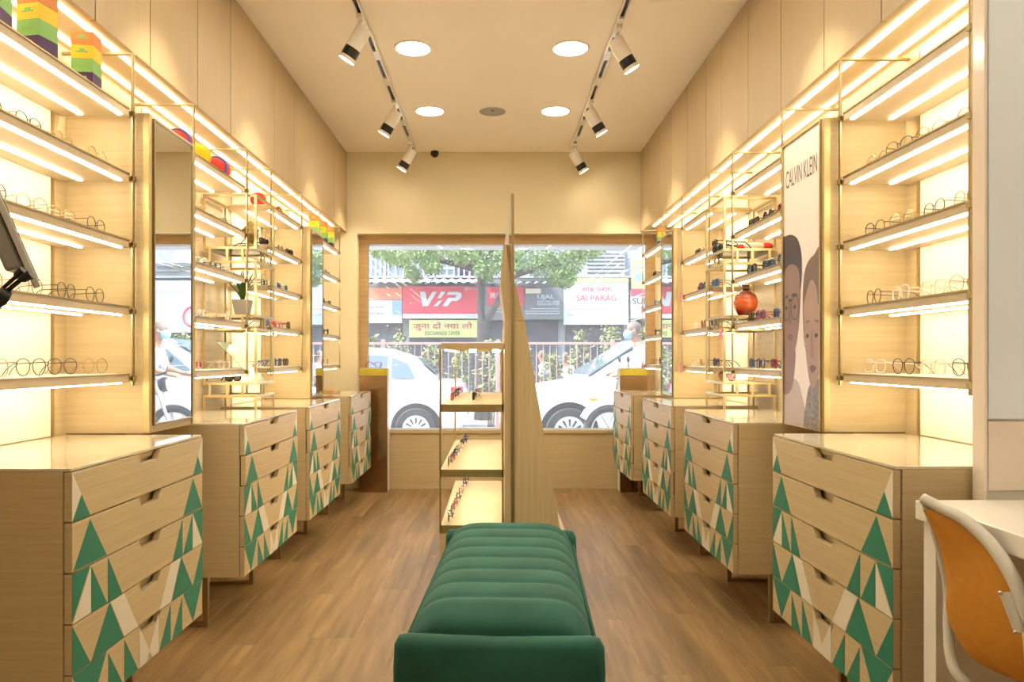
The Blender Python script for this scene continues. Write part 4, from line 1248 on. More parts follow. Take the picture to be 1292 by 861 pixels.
def corrugated(name, x0, x1, yt, yb, out, lab):
    t = thing(name, lab, 'awning', ((fx(x0) + fx(x1)) / 2, YF, fz(yb)))
    o = t.location
    a, b = fx(x0), fx(x1); n = int((b - a) / 0.05)
    rows_ = []
    for j in range(2):
        r = []
        for i in range(n + 1):
            xx = a + (b - a) * i / n
            r.append((xx, YF + 0.25 - out * j, (fz(yt) if j == 0 else fz(yb)) + 0.020 * math.sin(i * 1.6)))
        rows_.append(r)
    r2 = [[(p[0], p[1], p[2] - 0.012) for p in r] for r in rows_]
    add('sheet', MB().grid(rows_).grid(r2).mesh('corr', recalc=False, off=o), t)
    for xx in (a + 0.1, (a + b) / 2, b - 0.1):
        add('strut', MB().cyl((xx, YF + 0.24, fz(yb) + 0.06), (xx, YF + 0.25 - out * 0.95, fz(yb) - 0.03), 0.02, n=8).mesh('facade', off=o), t)
corrugated('corrugated_awning', 462, 545, 348, 359.5, 0.9, 'wavy white corrugated awning over the orange topped sign')
corrugated('corrugated_awning', 547, 606, 349, 359.5, 0.9, 'wavy white corrugated awning over the red luggage shop sign')
corrugated('corrugated_awning', 612, 690, 355, 360, 0.9, 'wavy white corrugated awning over the dark hardware shop sign')

def sign(x0, x1, y0_, y1_, mat, lab, Y=YF, d=0.12):
    k = Y / FPX
    a, b, c, e = (x0 - VX) * k, (x1 - VX) * k, CH + (VY - y1_) * k, CH + (VY - y0_) * k
    t = thing('shop_sign', lab, 'sign', ((a + b) / 2, Y, (c + e) / 2))
    add('board', B(a, b, Y - d, Y, c, e).mesh(mat, off=t.location), t)
    t['w'] = b - a
    return t, (k, d)
def sp_(t, kd, x0, x1, y0_, y1_, mat, name='panel', lift=0.0):
    k, d = kd; Y = t.location[1]
    a, b, c, e = (x0 - VX) * k, (x1 - VX) * k, CH + (VY - y1_) * k, CH + (VY - y0_) * k
    add(name, B(a, b, Y - d - 0.012 - lift, Y - d - 0.0005, c, e).mesh(mat, off=t.location), t)
def st_(t, kd, s, x0, x1, y0_, y1_, mat, shear=0.0, bold=0.0, lift=0.0):
    k, d = kd; Y = t.location[1]
    me = text_mesh(s, (x1 - x0) * k, (y1_ - y0_) * k, mat, 0.0, shear, bold)
    if me is None: return
    add('lettering', me, t, loc=(((x0 + x1) / 2 - VX) * k - t.location[0], -d - 0.016 - lift, CH + (VY - (y0_ + y1_) / 2) * k - t.location[2]))
def lines(t, kd, x0, x1, ys, mat, h=0.8):
    for yy in ys:
        k, d = kd; Y = t.location[1]
        m = MB(); xx = x0
        while xx < x1 - 1:
            w = random.uniform(1.5, 5)
            m.box((xx - VX) * k, (min(x1, xx + w) - VX) * k, Y - d - 0.014, Y - d - 0.0125, CH + (VY - yy - h / 2) * k, CH + (VY - yy + h / 2) * k)
            xx += w + 0.8
        add('fine_print', m.mesh(mat, off=t.location), t)
s1, k1_ = sign(456, 508, 364, 379, 'sign_orange', 'faded orange fascia board above the white and blue board')
s2, k2_ = sign(456, 508, 379.5, 408, 'sign_white', 'white shop board with a blue block beneath orange fascia')
sp_(s2, k2_, 496, 507.5, 380, 398, 'sign_blue'); lines(s2, k2_, 468, 486, (388, 396), 'ink_blue', 2)
s3, k3_ = sign(509, 605, 362, 402.5, 'sign_red', 'red luggage shop sign with big white letters')
sp_(s3, k3_, 509, 605, 396.8, 402.4, 'sign_white')
def poly_sign(t, kd, pts, mat):
    k, d = kd; Y = t.location[1]
    q = [((x_ - VX) * k, CH + (VY - y_) * k) for x_, y_ in pts]
    add('lettering', MB().prism(q, 'y', Y - d - 0.02, Y - d - 0.0005).mesh(mat, off=t.location), t)
Z = lambda a, b: (470 + a / 6.15, 300 + b / 6.15)
poly_sign(s3, k3_, [Z(372, 424), Z(413, 424), Z(428, 490), Z(470, 424), Z(502, 424), Z(435, 535), Z(392, 535)], 'sign_white')
poly_sign(s3, k3_, [Z(535, 424), Z(570, 424), Z(533, 473), Z(508, 473)], 'sign_white')
poly_sign(s3, k3_, [Z(520, 492), Z(543, 492), Z(510, 535), Z(474, 535)], 'sign_white')
poly_sign(s3, k3_, [Z(592, 424), Z(672, 424), Z(692, 436), Z(695, 458), Z(680, 482), Z(655, 496), Z(616, 496), Z(585, 535), Z(543, 535), Z(592, 470), Z(640, 470), Z(656, 458), Z(650, 448), Z(578, 448)], 'sign_white')
st_(s3, k3_, 'हॉजनल', 586.5, 603, 363, 368, 'sign_white')
lines(s3, k3_, 513, 520, (399.5,), 'ink_grey', 1.4); lines(s3, k3_, 590, 601, (399.5,), 'ink_grey', 1.4)
s4, k4_ = sign(517, 604, 404.5, 426, 'sign_lime', 'lime green exchange offer banner under the red luggage sign')
st_(s4, k4_, 'जुना दो नया लो', 521.5, 596, 406.5, 418, 'ink_maroon', 0, 0.012)
st_(s4, k4_, 'EXCHANGE OFFER', 537, 581, 418.5, 423.5, 'ink_dark', 0, 0.004)
s5, k5_ = sign(612, 661, 362, 404, 'sign_grey', 'dark sign with red block beside the tree trunk')
sp_(s5, k5_, 615, 660.5, 363, 386.5, 'sign_red')
st_(s5, k5_, 'इक G', 618, 630, 370, 378, 'sign_white', 0, 0.02); lines(s5, k5_, 617, 655, (390, 394), 'sign_white', 1)
s6, k6_ = sign(661.5, 710.5, 363, 403.5, 'sign_grey', 'dark grey electric and hardware store sign')
st_(s6, k6_, 'UJAL', 677.5, 699, 372.5, 379, 'sign_white', 0, 0.03)
st_(s6, k6_, 'ELECTRIC AND', 677.5, 705.5, 380, 382.8, 'sign_white', 0, 0.02)
st_(s6, k6_, 'HARDWARE STORE', 677.5, 705.5, 383.3, 386, 'sign_white', 0, 0.02)
sp_(s6, k6_, 663, 682, 365, 371, 'offwhite', 'paper_strip'); lines(s6, k6_, 670, 705, (390,), 'sign_white', 1)
sp_(s6, k6_, 661.5, 706, 393, 393.8, 'sign_white', 'stripe'); lines(s6, k6_, 663, 706, (396.2,), 'sign_white', 1.2)
s7, k7_ = sign(710.8, 791.5, 352, 410, 'sign_white', 'large white hardware shop sign with pink letters and yellow top band')
sp_(s7, k7_, 710.8, 791.5, 352, 357.5, 'sign_yellow')
st_(s7, k7_, 'साई पराग', 733, 771, 362, 369, 'ink_red', 0, 0.01)
st_(s7, k7_, 'SAI PARAG', 726.5, 776.5, 373, 380.5, 'ink_red', 0, 0.0)
st_(s7, k7_, 'HARDWARE & ELECTRICALS', 719, 783, 383, 387, 'ink_grey')
lines(s7, k7_, 716, 760, (391,), 'sign_orange', 0.9); lines(s7, k7_, 715, 788, (398,), 'ink_grey', 1.1)
s8, k8_ = sign(796, 832, 328, 365, 'sign_yellow', 'pale yellow vertical poster with a round blue emblem')
k, d = k8_
add('emblem', MB().cyl(((804.5 - VX) * k, YF - d - 0.012, CH + (VY - 350) * k), ((804.5 - VX) * k, YF - d - 0.0005, CH + (VY - 350) * k), 0.11, n=24).mesh('sign_blue', off=s8.location), s8)
lines(s8, k8_, 799, 812, (336, 339), 'sign_blue', 2)
s9, k9_ = sign(795, 850, 366, 403, 'sign_white', 'white sign reading SUPER under the yellow poster')
sp_(s9, k9_, 795, 850, 366, 374.5, 'ink_maroon', 'strip'); sp_(s9, k9_, 795, 850, 401.3, 402.8, 'sign_blue', 'strip')
st_(s9, k9_, 'SUPER', 796.5, 830, 376.5, 384.5, 'ink_dark', 0, 0.01); st_(s9, k9_, 'CEMENT', 804.5, 832, 387, 391, 'ink_dark')
s10, k10_ = sign(860, 950, 355, 420, 'sign_white', 'white board with a red ring mark across the street seen in the mirror')
k, d = k10_
ringm = MB().tube([((875 - VX) * k + 0.24 * math.cos(2 * PI * q / 24), YF - d - 0.012, CH + (VY - 400) * k + 0.24 * math.sin(2 * PI * q / 24)) for q in range(24)], 0.03, 6, closed=True)
add('ring_mark', ringm.mesh('sign_red', off=s10.location), s10)
lines(s10, k10_, 885, 925, (366, 370), 'ink_grey', 1.6)
# shutter box outside the window head, air conditioner
tag(add('shutter_box', B(-1.3, 1.35, YW + 0.202, YW + 0.46, CH + 1.02, CH + 1.35).mesh('sign_white', bevel=0.01), None), 'white shutter box above the street window outside', 'shutter')
ac = thing('air_conditioner', 'white outdoor air conditioner unit mounted on the shop building', 'air conditioner', (5.35, YF + 0.2, 3.45))
add('case', B(-0.42, 0.42, -0.22, 0.14, 0, 0.55).mesh('sign_white', bevel=0.02), ac)
add('fan_grille', MB().cyl((0.12, -0.235, 0.28), (0.12, -0.221, 0.28), 0.22, n=24).mesh('ink_grey'), ac)
add('bracket', B(-0.35, 0.35, -0.15, 0.14, -0.05, -0.001).mesh('facade'), ac)

# ------------------------------------------------------------------ cars
def car(loc, lab, rz=0.0, sc=1.0):
    t = thing('parked_car', lab, 'car', loc, rz)
    t.scale = (sc, sc, sc)
    HW = 0.82
    stn = [(-1.98, 0.42, 0.62, 0.55), (-1.90, 0.28, 0.74, 0.70), (-1.70, 0.20, 0.83, 0.78), (-1.30, 0.19, 0.90, 0.81), (-0.90, 0.18, 0.96, 0.82), (-0.4, 0.18, 0.99, HW),
           (0.4, 0.18, 1.01, HW), (1.0, 0.19, 1.03, 0.815), (1.45, 0.20, 1.02, 0.80), (1.78, 0.24, 0.99, 0.75), (1.92, 0.32, 0.93, 0.68), (1.97, 0.42, 0.80, 0.60)]
    rings = []
    for x_, zb, zt, w in stn:
        zm = (zb + zt) / 2
        half = [(w * 0.86, zb), (w * 0.97, zb + 0.07), (w, zm - 0.05), (w * 0.99, zm + 0.10), (w * 0.955, zt - 0.07), (w * 0.88, zt - 0.015), (w * 0.5, zt + 0.02)]
        rings.append([(x_, -y_, z_) for y_, z_ in half] + [(x_, y_, z_) for y_, z_ in reversed(half)])
    add('body', MB().rings(rings).mesh('car', smooth=True), t)
    cab = [(-0.98, 0.955, 0.97, 0.70, 0.62), (-0.55, 0.98, 1.24, 0.745, 0.60), (-0.15, 0.99, 1.44, 0.76, 0.575), (0.30, 1.0, 1.50, 0.76, 0.57), (0.80, 1.0, 1.47, 0.76, 0.57), (1.20, 1.0, 1.34, 0.74, 0.56), (1.52, 1.0, 1.06, 0.68, 0.55)]
    rings = []
    for x_, zb, zt, wb, wt in cab:
        rings.append([(x_, -wb, zb - 0.03), (x_, -wb * 0.5 - wt * 0.5 - 0.01, (zb + zt) / 2), (x_, -wt, zt - 0.02), (x_, -wt * 0.8, zt + 0.015), (x_, 0, zt + 0.03), (x_, wt * 0.8, zt + 0.015), (x_, wt, zt - 0.02), (x_, wb * 0.5 + wt * 0.5 + 0.01, (zb + zt) / 2), (x_, wb, zb - 0.03)])
    add('cabin', MB().rings(rings).mesh('car', smooth=True), t)
    # glass panes slightly proud of the cabin
    def side_y(z, zb=1.0, zt=1.47):
        u = (z - zb) / (zt - zb); return 0.775 * (1 - u) + 0.60 * u
    for s_ in (-1, 1):
        for pts in ([(-0.60, 1.045), (0.10, 1.045), (0.10, 1.40), (-0.16, 1.36)], [(0.17, 1.045), (0.78, 1.045), (0.80, 1.39), (0.17, 1.41)], [(0.85, 1.05), (1.22, 1.05), (1.10, 1.27), (0.86, 1.37)]):
            pts3 = [(x_, s_ * side_y(z_), z_) for x_, z_ in pts]
            pts4 = [(x_, s_ * (side_y(z_) - 0.012), z_) for x_, z_ in pts]
            add('side_window', MB().rings([pts3, pts4]).mesh('car_glass'), t)
        add('mirror', MB().ball((-0.62, s_ * 0.90, 1.03), 0.06, 0.09, 0.06).mesh('car', smooth='all'), t)
        add('door_handle', B(0.02, 0.18, s_ * 0.812 - 0.012, s_ * 0.812 + 0.012, 0.86, 0.885).mesh('grey'), t)
        add('turn_lamp', B(-0.98, -0.88, s_ * 0.822 - 0.008, s_ * 0.822 + 0.008, 0.70, 0.735).mesh('lamp_amber'), t)
        add('tail_lamp', B(1.74, 1.93, s_ * 0.70 - 0.06, s_ * 0.70 + 0.06, 0.72, 0.93).mesh('lamp_red', bevel=0.02), t)
        add('headlamp', MB().ball((-1.83, s_ * 0.60, 0.66), 0.10, 0.14, 0.09).mesh('sign_white', smooth='all'), t)
        for xw in (-1.24, 1.24):
            add('wheel_arch', MB().cyl((xw, s_ * 0.60, 0.315), (xw, s_ * 0.828, 0.315), 0.375, n=30).mesh('black'), t)
            wh = add('tyre', MB().lathe([(0.20, 0.0), (0.29, 0.0), (0.31, 0.02), (0.31, 0.17), (0.29, 0.19), (0.20, 0.19)], 30).mesh('tyre', smooth=True), t, loc=(xw, s_ * 0.655, 0.31), rot=(-s_ * PI / 2, 0, 0))
            hub_ = MB().cyl((0, 0, 0.1902), (0, 0, 0.196), 0.200, n=28)
            add('rim', hub_.mesh('sign_white'), wh)
            for q in range(12):
                a = 2 * PI * q / 12
                sl = MB().tube([(0.075 * math.cos(a), 0.075 * math.sin(a), 0.19), (0.165 * math.cos(a), 0.165 * math.sin(a), 0.19)], [0.010, 0.018], 6)
                add('rim_slot', sl.mesh('tyre'), wh)
    ws = [(-0.93, -0.60, 0.985), (-0.93, 0.60, 0.985), (-0.18, 0.53, 1.455), (-0.18, -0.53, 1.455)]
    nw = Vector((-0.53, 0, 0.85))
    add('windscreen', MB().rings([[Vector(p) + nw * 0.045 for p in ws], [Vector(p) + nw * 0.03 for p in ws]]).mesh('car_glass'), t)
    rw = [(1.50, -0.50, 1.10), (1.50, 0.50, 1.10), (1.22, 0.50, 1.34), (1.22, -0.50, 1.34)]
    nr = Vector((0.66, 0, 0.75))
    add('rear_window', MB().rings([[Vector(p) + nr * 0.035 for p in rw], [Vector(p) + nr * 0.02 for p in rw]]).mesh('car_glass'), t)
    add('bumper', B(-2.0, -1.86, -0.62, 0.62, 0.30, 0.50).mesh('car', bevel=0.04), t)
    return t
car((-2.42, 11.80, GZ), 'white hatchback whose rear wheel shows by the bronze plinth')
car((2.27, 11.22, GZ), 'white car whose bonnet and windscreen show beside the man', math.radians(5), 1.09)

# ------------------------------------------------------------------ people
def skin_body(verts, edges, rad, root, mat, sub=2):
    me = bpy.data.meshes.new('skeleton')
    me.from_pydata(verts, edges, [])
    ob = bpy.data.objects.new('skeleton', me); COL.objects.link(ob)
    sm = ob.modifiers.new('skin', 'SKIN')
    sm.use_smooth_shade = True
    for i, v in enumerate(me.skin_vertices[0].data):
        r = rad[i]; v.radius = r if isinstance(r, tuple) else (r, r)
        v.use_root = (i == root)
    ss = ob.modifiers.new('sub', 'SUBSURF'); ss.levels = sub; ss.render_levels = sub
    dg = bpy.context.evaluated_depsgraph_get()
    out = bpy.data.meshes.new_from_object(ob.evaluated_get(dg))
    bpy.data.objects.remove(ob); bpy.data.meshes.remove(me)
    out.materials.clear(); out.materials.append(M[mat])
    for p in out.polygons: p.use_smooth = True
    return out

def person(loc, rz, lab, pose, mask=True, shirt='shirt', scale=1.0):
    t = thing('person', lab, 'person', loc, rz)
    t.scale = (scale,) * 3
    # local: facing -x, y sideways
    J = {'pelvis': (0.02, 0, 0.92), 'belly': (0.0, 0, 1.06), 'chest': (-0.03, 0, 1.26), 'neck': (-0.06, 0, 1.43), 'head0': (-0.085, 0, 1.50), 'head1': (-0.105, 0, 1.60), 'head2': (-0.105, 0, 1.67)}
    for s_, n in ((-1, 'l'), (1, 'r')):
        J['sh' + n] = (-0.03, s_ * 0.19, 1.37)
        J['hip' + n] = (0.02, s_ * 0.095, 0.88)
    J.update(pose)
    names = list(J); idx = {n: i for i, n in enumerate(names)}
    E = [('pelvis', 'belly'), ('belly', 'chest'), ('chest', 'neck'), ('neck', 'head0'), ('head0', 'head1'), ('head1', 'head2')]
    for n in 'lr':
        E += [('chest', 'sh' + n), ('sh' + n, 'el' + n), ('el' + n, 'wr' + n), ('wr' + n, 'ha' + n), ('pelvis', 'hip' + n), ('hip' + n, 'kn' + n), ('kn' + n, 'an' + n), ('an' + n, 'to' + n)]
        for k in range(5):
            E += [('ha' + n, 'f%d%s' % (k, n))]
            J['f%d%s' % (k, n)] = tuple(Vector(J['ha' + n]) + Vector((-0.055 - 0.006 * (2 - abs(2 - k)), 0.022 * (k - 1.5) if k < 4 else (0.05 if n == 'l' else -0.05), -0.035 if k < 4 else 0.0)))
    names = list(J); idx = {n: i for i, n in enumerate(names)}
    R = {'pelvis': (0.13, 0.10), 'belly': (0.125, 0.095), 'chest': (0.145, 0.10), 'neck': 0.055, 'head0': 0.06, 'head1': (0.082, 0.092), 'head2': (0.066, 0.072)}
    for n in 'lr':
        R.update({'sh' + n: 0.062, 'el' + n: 0.042, 'wr' + n: 0.029, 'ha' + n: (0.036, 0.022), 'hip' + n: 0.088, 'kn' + n: 0.058, 'an' + n: 0.040, 'to' + n: (0.042, 0.028)})
        for k in range(5): R['f%d%s' % (k, n)] = 0.009
    body = skin_body([J[n] for n in names], [(idx[a], idx[b]) for a, b in E], [R[n] for n in names], idx['pelvis'], 'skin')
    add('body', body, t)
    # clothes: the same joints, a little thicker, ending at collar, cuffs, waist and ankles
    def sub(ns, es, grow, mat, name, extra={}):
        ii = {n: i for i, n in enumerate(ns)}
        rr = []
        for n in ns:
            r = extra.get(n, R.get(n, 0.05))
            rr.append(tuple(q + grow for q in r) if isinstance(r, tuple) else r + grow)
        return add(name, skin_body([J[n] for n in ns], [(ii[a], ii[b]) for a, b in es], rr, 0, mat), t)
    lerp = lambda a, b, u: tuple(Vector(J[a]).lerp(Vector(J[b]), u))
    for n in 'lr':
        J['cf' + n] = lerp('el' + n, 'wr' + n, 0.15)
        R['cf' + n] = 0.05
    J['hem'] = tuple(Vector(J['pelvis']) + Vector((0, 0, -0.03)))
    sub(['pelvis', 'belly', 'chest', 'neck'] + ['sh' + n for n in 'lr'] + ['el' + n for n in 'lr'] + ['cf' + n for n in 'lr'],
        [('pelvis', 'belly'), ('belly', 'chest'), ('chest', 'neck')] + [q for n in 'lr' for q in (('chest', 'sh' + n), ('sh' + n, 'el' + n), ('el' + n, 'cf' + n))], 0.016, shirt, 'shirt', {'neck': 0.05})
    sub(['pelvis'] + [q + n for n in 'lr' for q in ('hip', 'kn', 'an')],
        [q for n in 'lr' for q in (('pelvis', 'hip' + n), ('hip' + n, 'kn' + n), ('kn' + n, 'an' + n))], 0.013, 'jeans', 'jeans')
    h1 = Vector(J['head1'])
    hm = MB().ball(h1 + Vector((0.022, 0, 0.035)), 0.094, 0.090, 0.092, 16, 10)
    add('hair', hm.mesh('hair', smooth='all'), t)
    fc = MB().ball(h1 + Vector((-0.078, 0, 0.0)), 0.020, 0.014, 0.026, 10, 8)
    add('nose', fc.mesh('skin', smooth='all'), t)
    for s_ in (-1, 1):
        add('ear', MB().ball(h1 + Vector((0.01, s_ * 0.092, 0.0)), 0.02, 0.01, 0.03, 8, 6).mesh('skin', smooth='all'), t)
        add('eye', MB().ball(h1 + Vector((-0.083, s_ * 0.032, 0.03)), 0.008, 0.013, 0.008, 8, 6).mesh('ink_dark', smooth='all'), t)
    if mask:
        add('face_mask', MB().ball(h1 + Vector((-0.05, 0, -0.04)), 0.066, 0.078, 0.060, 16, 10).mesh('mask', smooth='all'), t)
        for s_ in (-1, 1):
            add('mask_strap', MB().tube([h1 + Vector((-0.05, s_ * 0.083, -0.02)), h1 + Vector((0.005, s_ * 0.100, 0.01))], 0.004, 5).mesh('sign_white'), t)
    else:
        add('mouth', MB().ball(h1 + Vector((-0.080, 0, -0.05)), 0.006, 0.022, 0.006, 8, 5).mesh('ink_maroon', smooth='all'), t)
    return t
walk = {'pelvis': (0.06, 0, 0.86), 'belly': (0.04, 0, 1.00), 'chest': (-0.02, 0, 1.20), 'neck': (-0.09, 0, 1.36), 'head0': (-0.125, 0, 1.42), 'head1': (-0.155, 0, 1.51), 'head2': (-0.155, 0, 1.575),
        'shl': (-0.03, -0.19, 1.31), 'shr': (-0.03, 0.19, 1.31), 'hipl': (0.06, -0.095, 0.82), 'hipr': (0.06, 0.095, 0.82),
        'ell': (-0.10, -0.24, 1.06), 'wrl': (-0.33, -0.22, 0.98), 'hal': (-0.41, -0.21, 0.97), 'elr': (-0.10, 0.24, 1.06), 'wrr': (-0.33, 0.22, 0.98), 'har': (-0.41, 0.21, 0.97),
        'knl': (-0.08, -0.10, 0.46), 'anl': (0.02, -0.10, 0.08), 'tol': (-0.13, -0.10, 0.035), 'knr': (0.06, 0.10, 0.44), 'anr': (0.26, 0.10, 0.10), 'tor': (0.13, 0.10, 0.035)}
person((1.86, 9.32, -0.02), 0.0, 'man in white shirt and blue mask pushing a motorbike outside', walk)
stand = {'ell': (0.02, -0.25, 1.12), 'wrl': (-0.06, -0.25, 0.90), 'hal': (-0.09, -0.24, 0.82), 'elr': (0.02, 0.25, 1.12), 'wrr': (-0.06, 0.25, 0.90), 'har': (-0.09, 0.24, 0.82),
         'knl': (-0.02, -0.10, 0.48), 'anl': (0.02, -0.10, 0.08), 'tol': (-0.12, -0.10, 0.035), 'knr': (-0.02, 0.10, 0.48), 'anr': (0.02, 0.10, 0.08), 'tor': (-0.12, 0.10, 0.035)}
person((0.93, 14.1, GF), -0.4, 'person in pale top behind the railing, nearer the shop panel', stand, False, 'shirt', 0.80)
person((1.36, 14.0, GF), 0.5, 'person in white top behind the railing, nearer the parked car', stand, False, 'shirt', 0.78)

# ------------------------------------------------------------------ motorbike
mbk = thing('motorbike', 'white and amber motorbike held by the man in a mask', 'motorbike', (1.55, 8.88, -0.02))
for xw, nm in ((-0.20, 'front'), (1.05, 'rear')):
    ty = add('tyre', MB().tube([(xw + 0.27 * math.cos(2 * PI * k / 30), 0, 0.315 + 0.27 * math.sin(2 * PI * k / 30)) for k in range(30)], 0.045, 8, closed=True).mesh('tyre', smooth='all'), mbk)
    rim = MB().tube([(xw + 0.215 * math.cos(2 * PI * k / 30), 0, 0.315 + 0.215 * math.sin(2 * PI * k / 30)) for k in range(30)], 0.014, 6, closed=True)
    for q in range(6):
        a = PI * q / 3
        rim.tube([(xw, 0, 0.315), (xw + 0.21 * math.cos(a), 0, 0.315 + 0.21 * math.sin(a))], 0.012, 6)
    add('wheel', rim.mesh('steel', smooth=True), ty)
add('front_fender', MB().tube([(-0.20 + 0.34 * math.cos(PI * k / 12 + 0.1), 0, 0.315 + 0.34 * math.sin(PI * k / 12 + 0.1)) for k in range(11)], 0.05, 8).mesh('car', smooth='all'), mbk)
add('fork', MB().tube([(-0.20, -0.07, 0.315), (0.02, -0.07, 0.93)], 0.022, 8).tube([(-0.20, 0.07, 0.315), (0.02, 0.07, 0.93)], 0.022, 8).mesh('steel', smooth=True), mbk)
add('handlebar', MB().tube([(-0.02, -0.36, 0.99), (-0.01, -0.20, 1.00), (0.03, -0.08, 0.97), (0.03, 0.08, 0.97), (-0.01, 0.20, 1.00), (-0.02, 0.36, 0.99)], 0.016, 8).mesh('black', smooth=True), mbk)
for s_ in (-1, 1):
    add('grip', MB().tube([(-0.02, s_ * 0.25, 0.998), (-0.02, s_ * 0.37, 0.99)], 0.024, 10).mesh('black', smooth=True), mbk)
    add('rear_mirror', MB().ball((-0.03, s_ * 0.30, 1.16), 0.02, 0.06, 0.04).tube([(0.0, s_ * 0.2, 1.0), (-0.03, s_ * 0.29, 1.15)], 0.006, 6).mesh('black', smooth='all'), mbk)
add('headlamp', MB().ball((-0.08, 0, 0.86), 0.09, 0.09, 0.09).mesh('black', smooth='all'), mbk)
add('lamp_lens', MB().ball((-0.12, 0, 0.86), 0.065, 0.075, 0.075).mesh('sign_white', smooth='all'), mbk)
add('fuel_tank', MB().ball((0.30, 0, 0.78), 0.24, 0.12, 0.13).mesh('car', smooth='all'), mbk)
add('seat', MB().ball((0.72, 0, 0.79), 0.32, 0.12, 0.06).mesh('black', smooth='all'), mbk)
add('engine', B(0.20, 0.62, -0.13, 0.13, 0.28, 0.62).mesh('grey', bevel=0.04), mbk)
add('side_panel', B(0.12, 0.60, -0.145, 0.145, 0.46, 0.60).mesh('lamp_amber', bevel=0.03), mbk)
add('tail', MB().tube([(0.55, 0, 0.62), (1.05, 0, 0.76), (1.30, 0, 0.78)], [0.10, 0.08, 0.03], 8).mesh('car', smooth='all'), mbk)
add('swing_arm', MB().tube([(0.5, -0.08, 0.34), (1.05, -0.07, 0.315)], 0.025, 8).tube([(0.5, 0.08, 0.34), (1.05, 0.07, 0.315)], 0.025, 8).mesh('steel', smooth=True), mbk)

# ------------------------------------------------------------------ railing, shrubs, tree
YR = 13.0
rl = thing('street_railing', 'faded red metal railing between the road and the shops', 'railing', (0, YR, GF))
zt = CH + (VY - 432) / FPX * YR - GF
add('top_rail', B(-6, 9, -0.03, 0.03, zt - 0.04, zt).mesh('rail'), rl)
add('lower_rail', B(-6, 9, -0.02, 0.02, 0.32, 0.36).mesh('rail'), rl)
bar_m = MB().cyl((0, 0, 0.36), (0, 0, zt - 0.04), 0.009, n=6).mesh('rail')
xx = -2.6
while xx < 6.0:
    add('bar', bar_m, rl, loc=(xx, 0, 0)); xx += 0.118
post_m = B(-0.035, 0.035, -0.035, 0.035, 0, zt + 0.05).mesh('rail')
for xx in (-5.9, -4.0, -2.0, 0.0, 2.0, 4.0, 6.0, 8.0):
    add('post', post_m, rl, loc=(xx + 0.03, 0, 0))

def leaves(n, cfun, size, seed, droop=0.3):
    rnd = random.Random(seed); m = MB()
    for _ in range(n):
        c = cfun(rnd)
        a = rnd.uniform(0, 2 * PI); b = rnd.uniform(-0.9, 0.9)
        d = Vector((math.cos(a) * math.cos(b), math.sin(a) * math.cos(b), math.sin(b) - droop)).normalized()
        sd_ = d.cross(Vector((rnd.uniform(-1, 1), rnd.uniform(-1, 1), 1))).normalized()
        s_ = size * rnd.uniform(0.6, 1.3)
        p = Vector(c)
        m.add([p, p + d * s_ * 0.5 + sd_ * s_ * 0.22, p + d * s_, p + d * s_ * 0.5 - sd_ * s_ * 0.22], [(0, 1, 2, 3)])
    return m
def shrub(x_, y_, h_, w_, seed, lab, mat='shrub'):
    t = thing('street_shrub', lab, 'shrub', (x_, y_, GF), 0, 'leafy shrubs along the street railing')
    rnd = random.Random(seed)
    def cf(r):
        u = r.random() ** 0.7; a = r.uniform(0, 2 * PI); rr = w_ * (0.35 + 0.65 * math.sin(PI * min(0.95, u))) * math.sqrt(r.random())
        return (rr * math.cos(a), 0.4 * rr * math.sin(a), 0.25 + (h_ - 0.25) * u)
    lf = add('foliage', leaves(420, cf, 0.10, seed).mesh(mat, recalc=False), t)
    lf['kind'] = 'stuff'
    sm_ = MB()
    for k in range(4):
        sm_.tube([(0.03 * k - 0.05, 0, 0), (0.05 * (k - 1.5), 0.02 * k, h_ * 0.5), (w_ * 0.4 * (k - 1.5), 0.03 * k, h_ * 0.9)], [0.015, 0.01, 0.004], 5)
    add('stem', sm_.mesh('trunk'), t)
SH = (1.62, 1.68, 1.48, 1.40, 1.55, 1.45, 1.30, 1.72, 1.82, 1.78, 1.70, 1.72, 1.65)
for i, h_ in enumerate(SH):
    shrub(-2.25 + 0.54 * i, YR + 0.36, h_, 0.25, 40 + i, 'leafy yellow-green shrub growing behind the street railing')

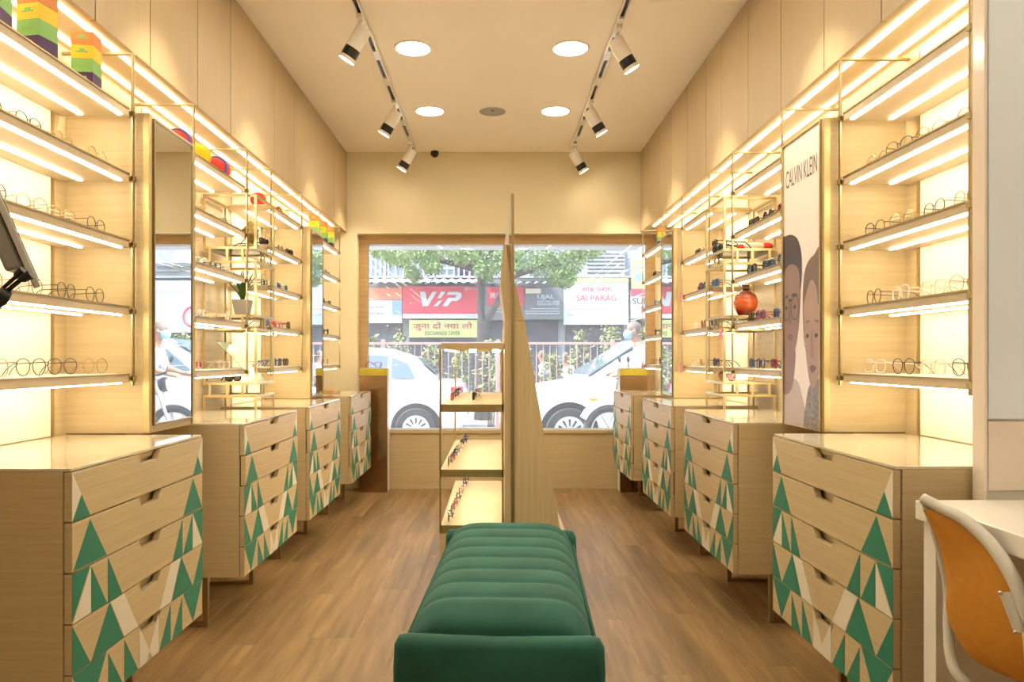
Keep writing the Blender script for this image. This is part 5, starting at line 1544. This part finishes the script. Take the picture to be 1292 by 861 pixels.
YT = 14.9
kt = YT / FPX
tx = lambda px: (px - VX) * kt
tz = lambda py: CH + (VY - py) * kt
tree = thing('street_tree', 'feathery green tree in front of the shops across the street', 'tree', (tx(609), YT, GF))
o = Vector(tree.location)
def tp(px, py, dy=0.0): return Vector((tx(px), YT + dy, tz(py))) - o
add('trunk', MB().tube([Vector((0, 0, 0)), tp(608, 470), tp(610, 425), tp(609, 405)], [0.18, 0.15, 0.13, 0.12], 12).mesh('trunk', smooth='all'), tree)
br = [[tp(609, 412), tp(606, 385), tp(606, 360), tp(600, 335), tp(585, 315), tp(560, 300)], [tp(610, 412), tp(620, 395), tp(632, 372), tp(640, 350), tp(655, 325), tp(680, 305)],
      [tp(606, 360), tp(612, 335), tp(625, 310, -0.4), tp(630, 280, -0.6)], [tp(602, 340), tp(570, 330, 0.3), tp(530, 322, 0.4), tp(495, 318, 0.5)], [tp(640, 350), tp(680, 340, -0.3), tp(720, 335, -0.5)]]
for b_ in br:
    add('branch', MB().tube(cat(b_, 4), [0.085 - 0.068 * i / (len(cat(b_, 4)) - 1) for i in range(len(cat(b_, 4)))], 8).mesh('trunk', smooth='all'), tree)
cl = [(500, 326, 16, 7), (530, 320, 24, 9), (560, 316, 28, 11), (588, 322, 22, 13), (615, 326, 24, 17), (640, 332, 22, 18), (665, 326, 28, 17), (690, 336, 22, 15), (715, 330, 24, 15), (706, 352, 12, 7), (716, 350, 8, 12), (738, 318, 22, 8),
      (478, 316, 14, 6), (545, 336, 12, 8), (522, 345, 7, 9), (612, 343, 12, 10), (600, 295, 60, 16), (680, 295, 70, 16), (540, 295, 50, 14), (640, 260, 90, 30)]
def cfun(r):
    c = cl[r.randrange(len(cl))]
    a = r.uniform(0, 2 * PI); q = math.sqrt(r.random())
    return tuple(tp(c[0] + c[2] * q * math.cos(a), c[1] + c[3] * q * math.sin(a), r.uniform(-0.9, 0.6)))
lf = add('foliage', leaves(21000, cfun, 0.075, 5, 0.6).mesh('foliage', recalc=False), tree)
lf['kind'] = 'stuff'
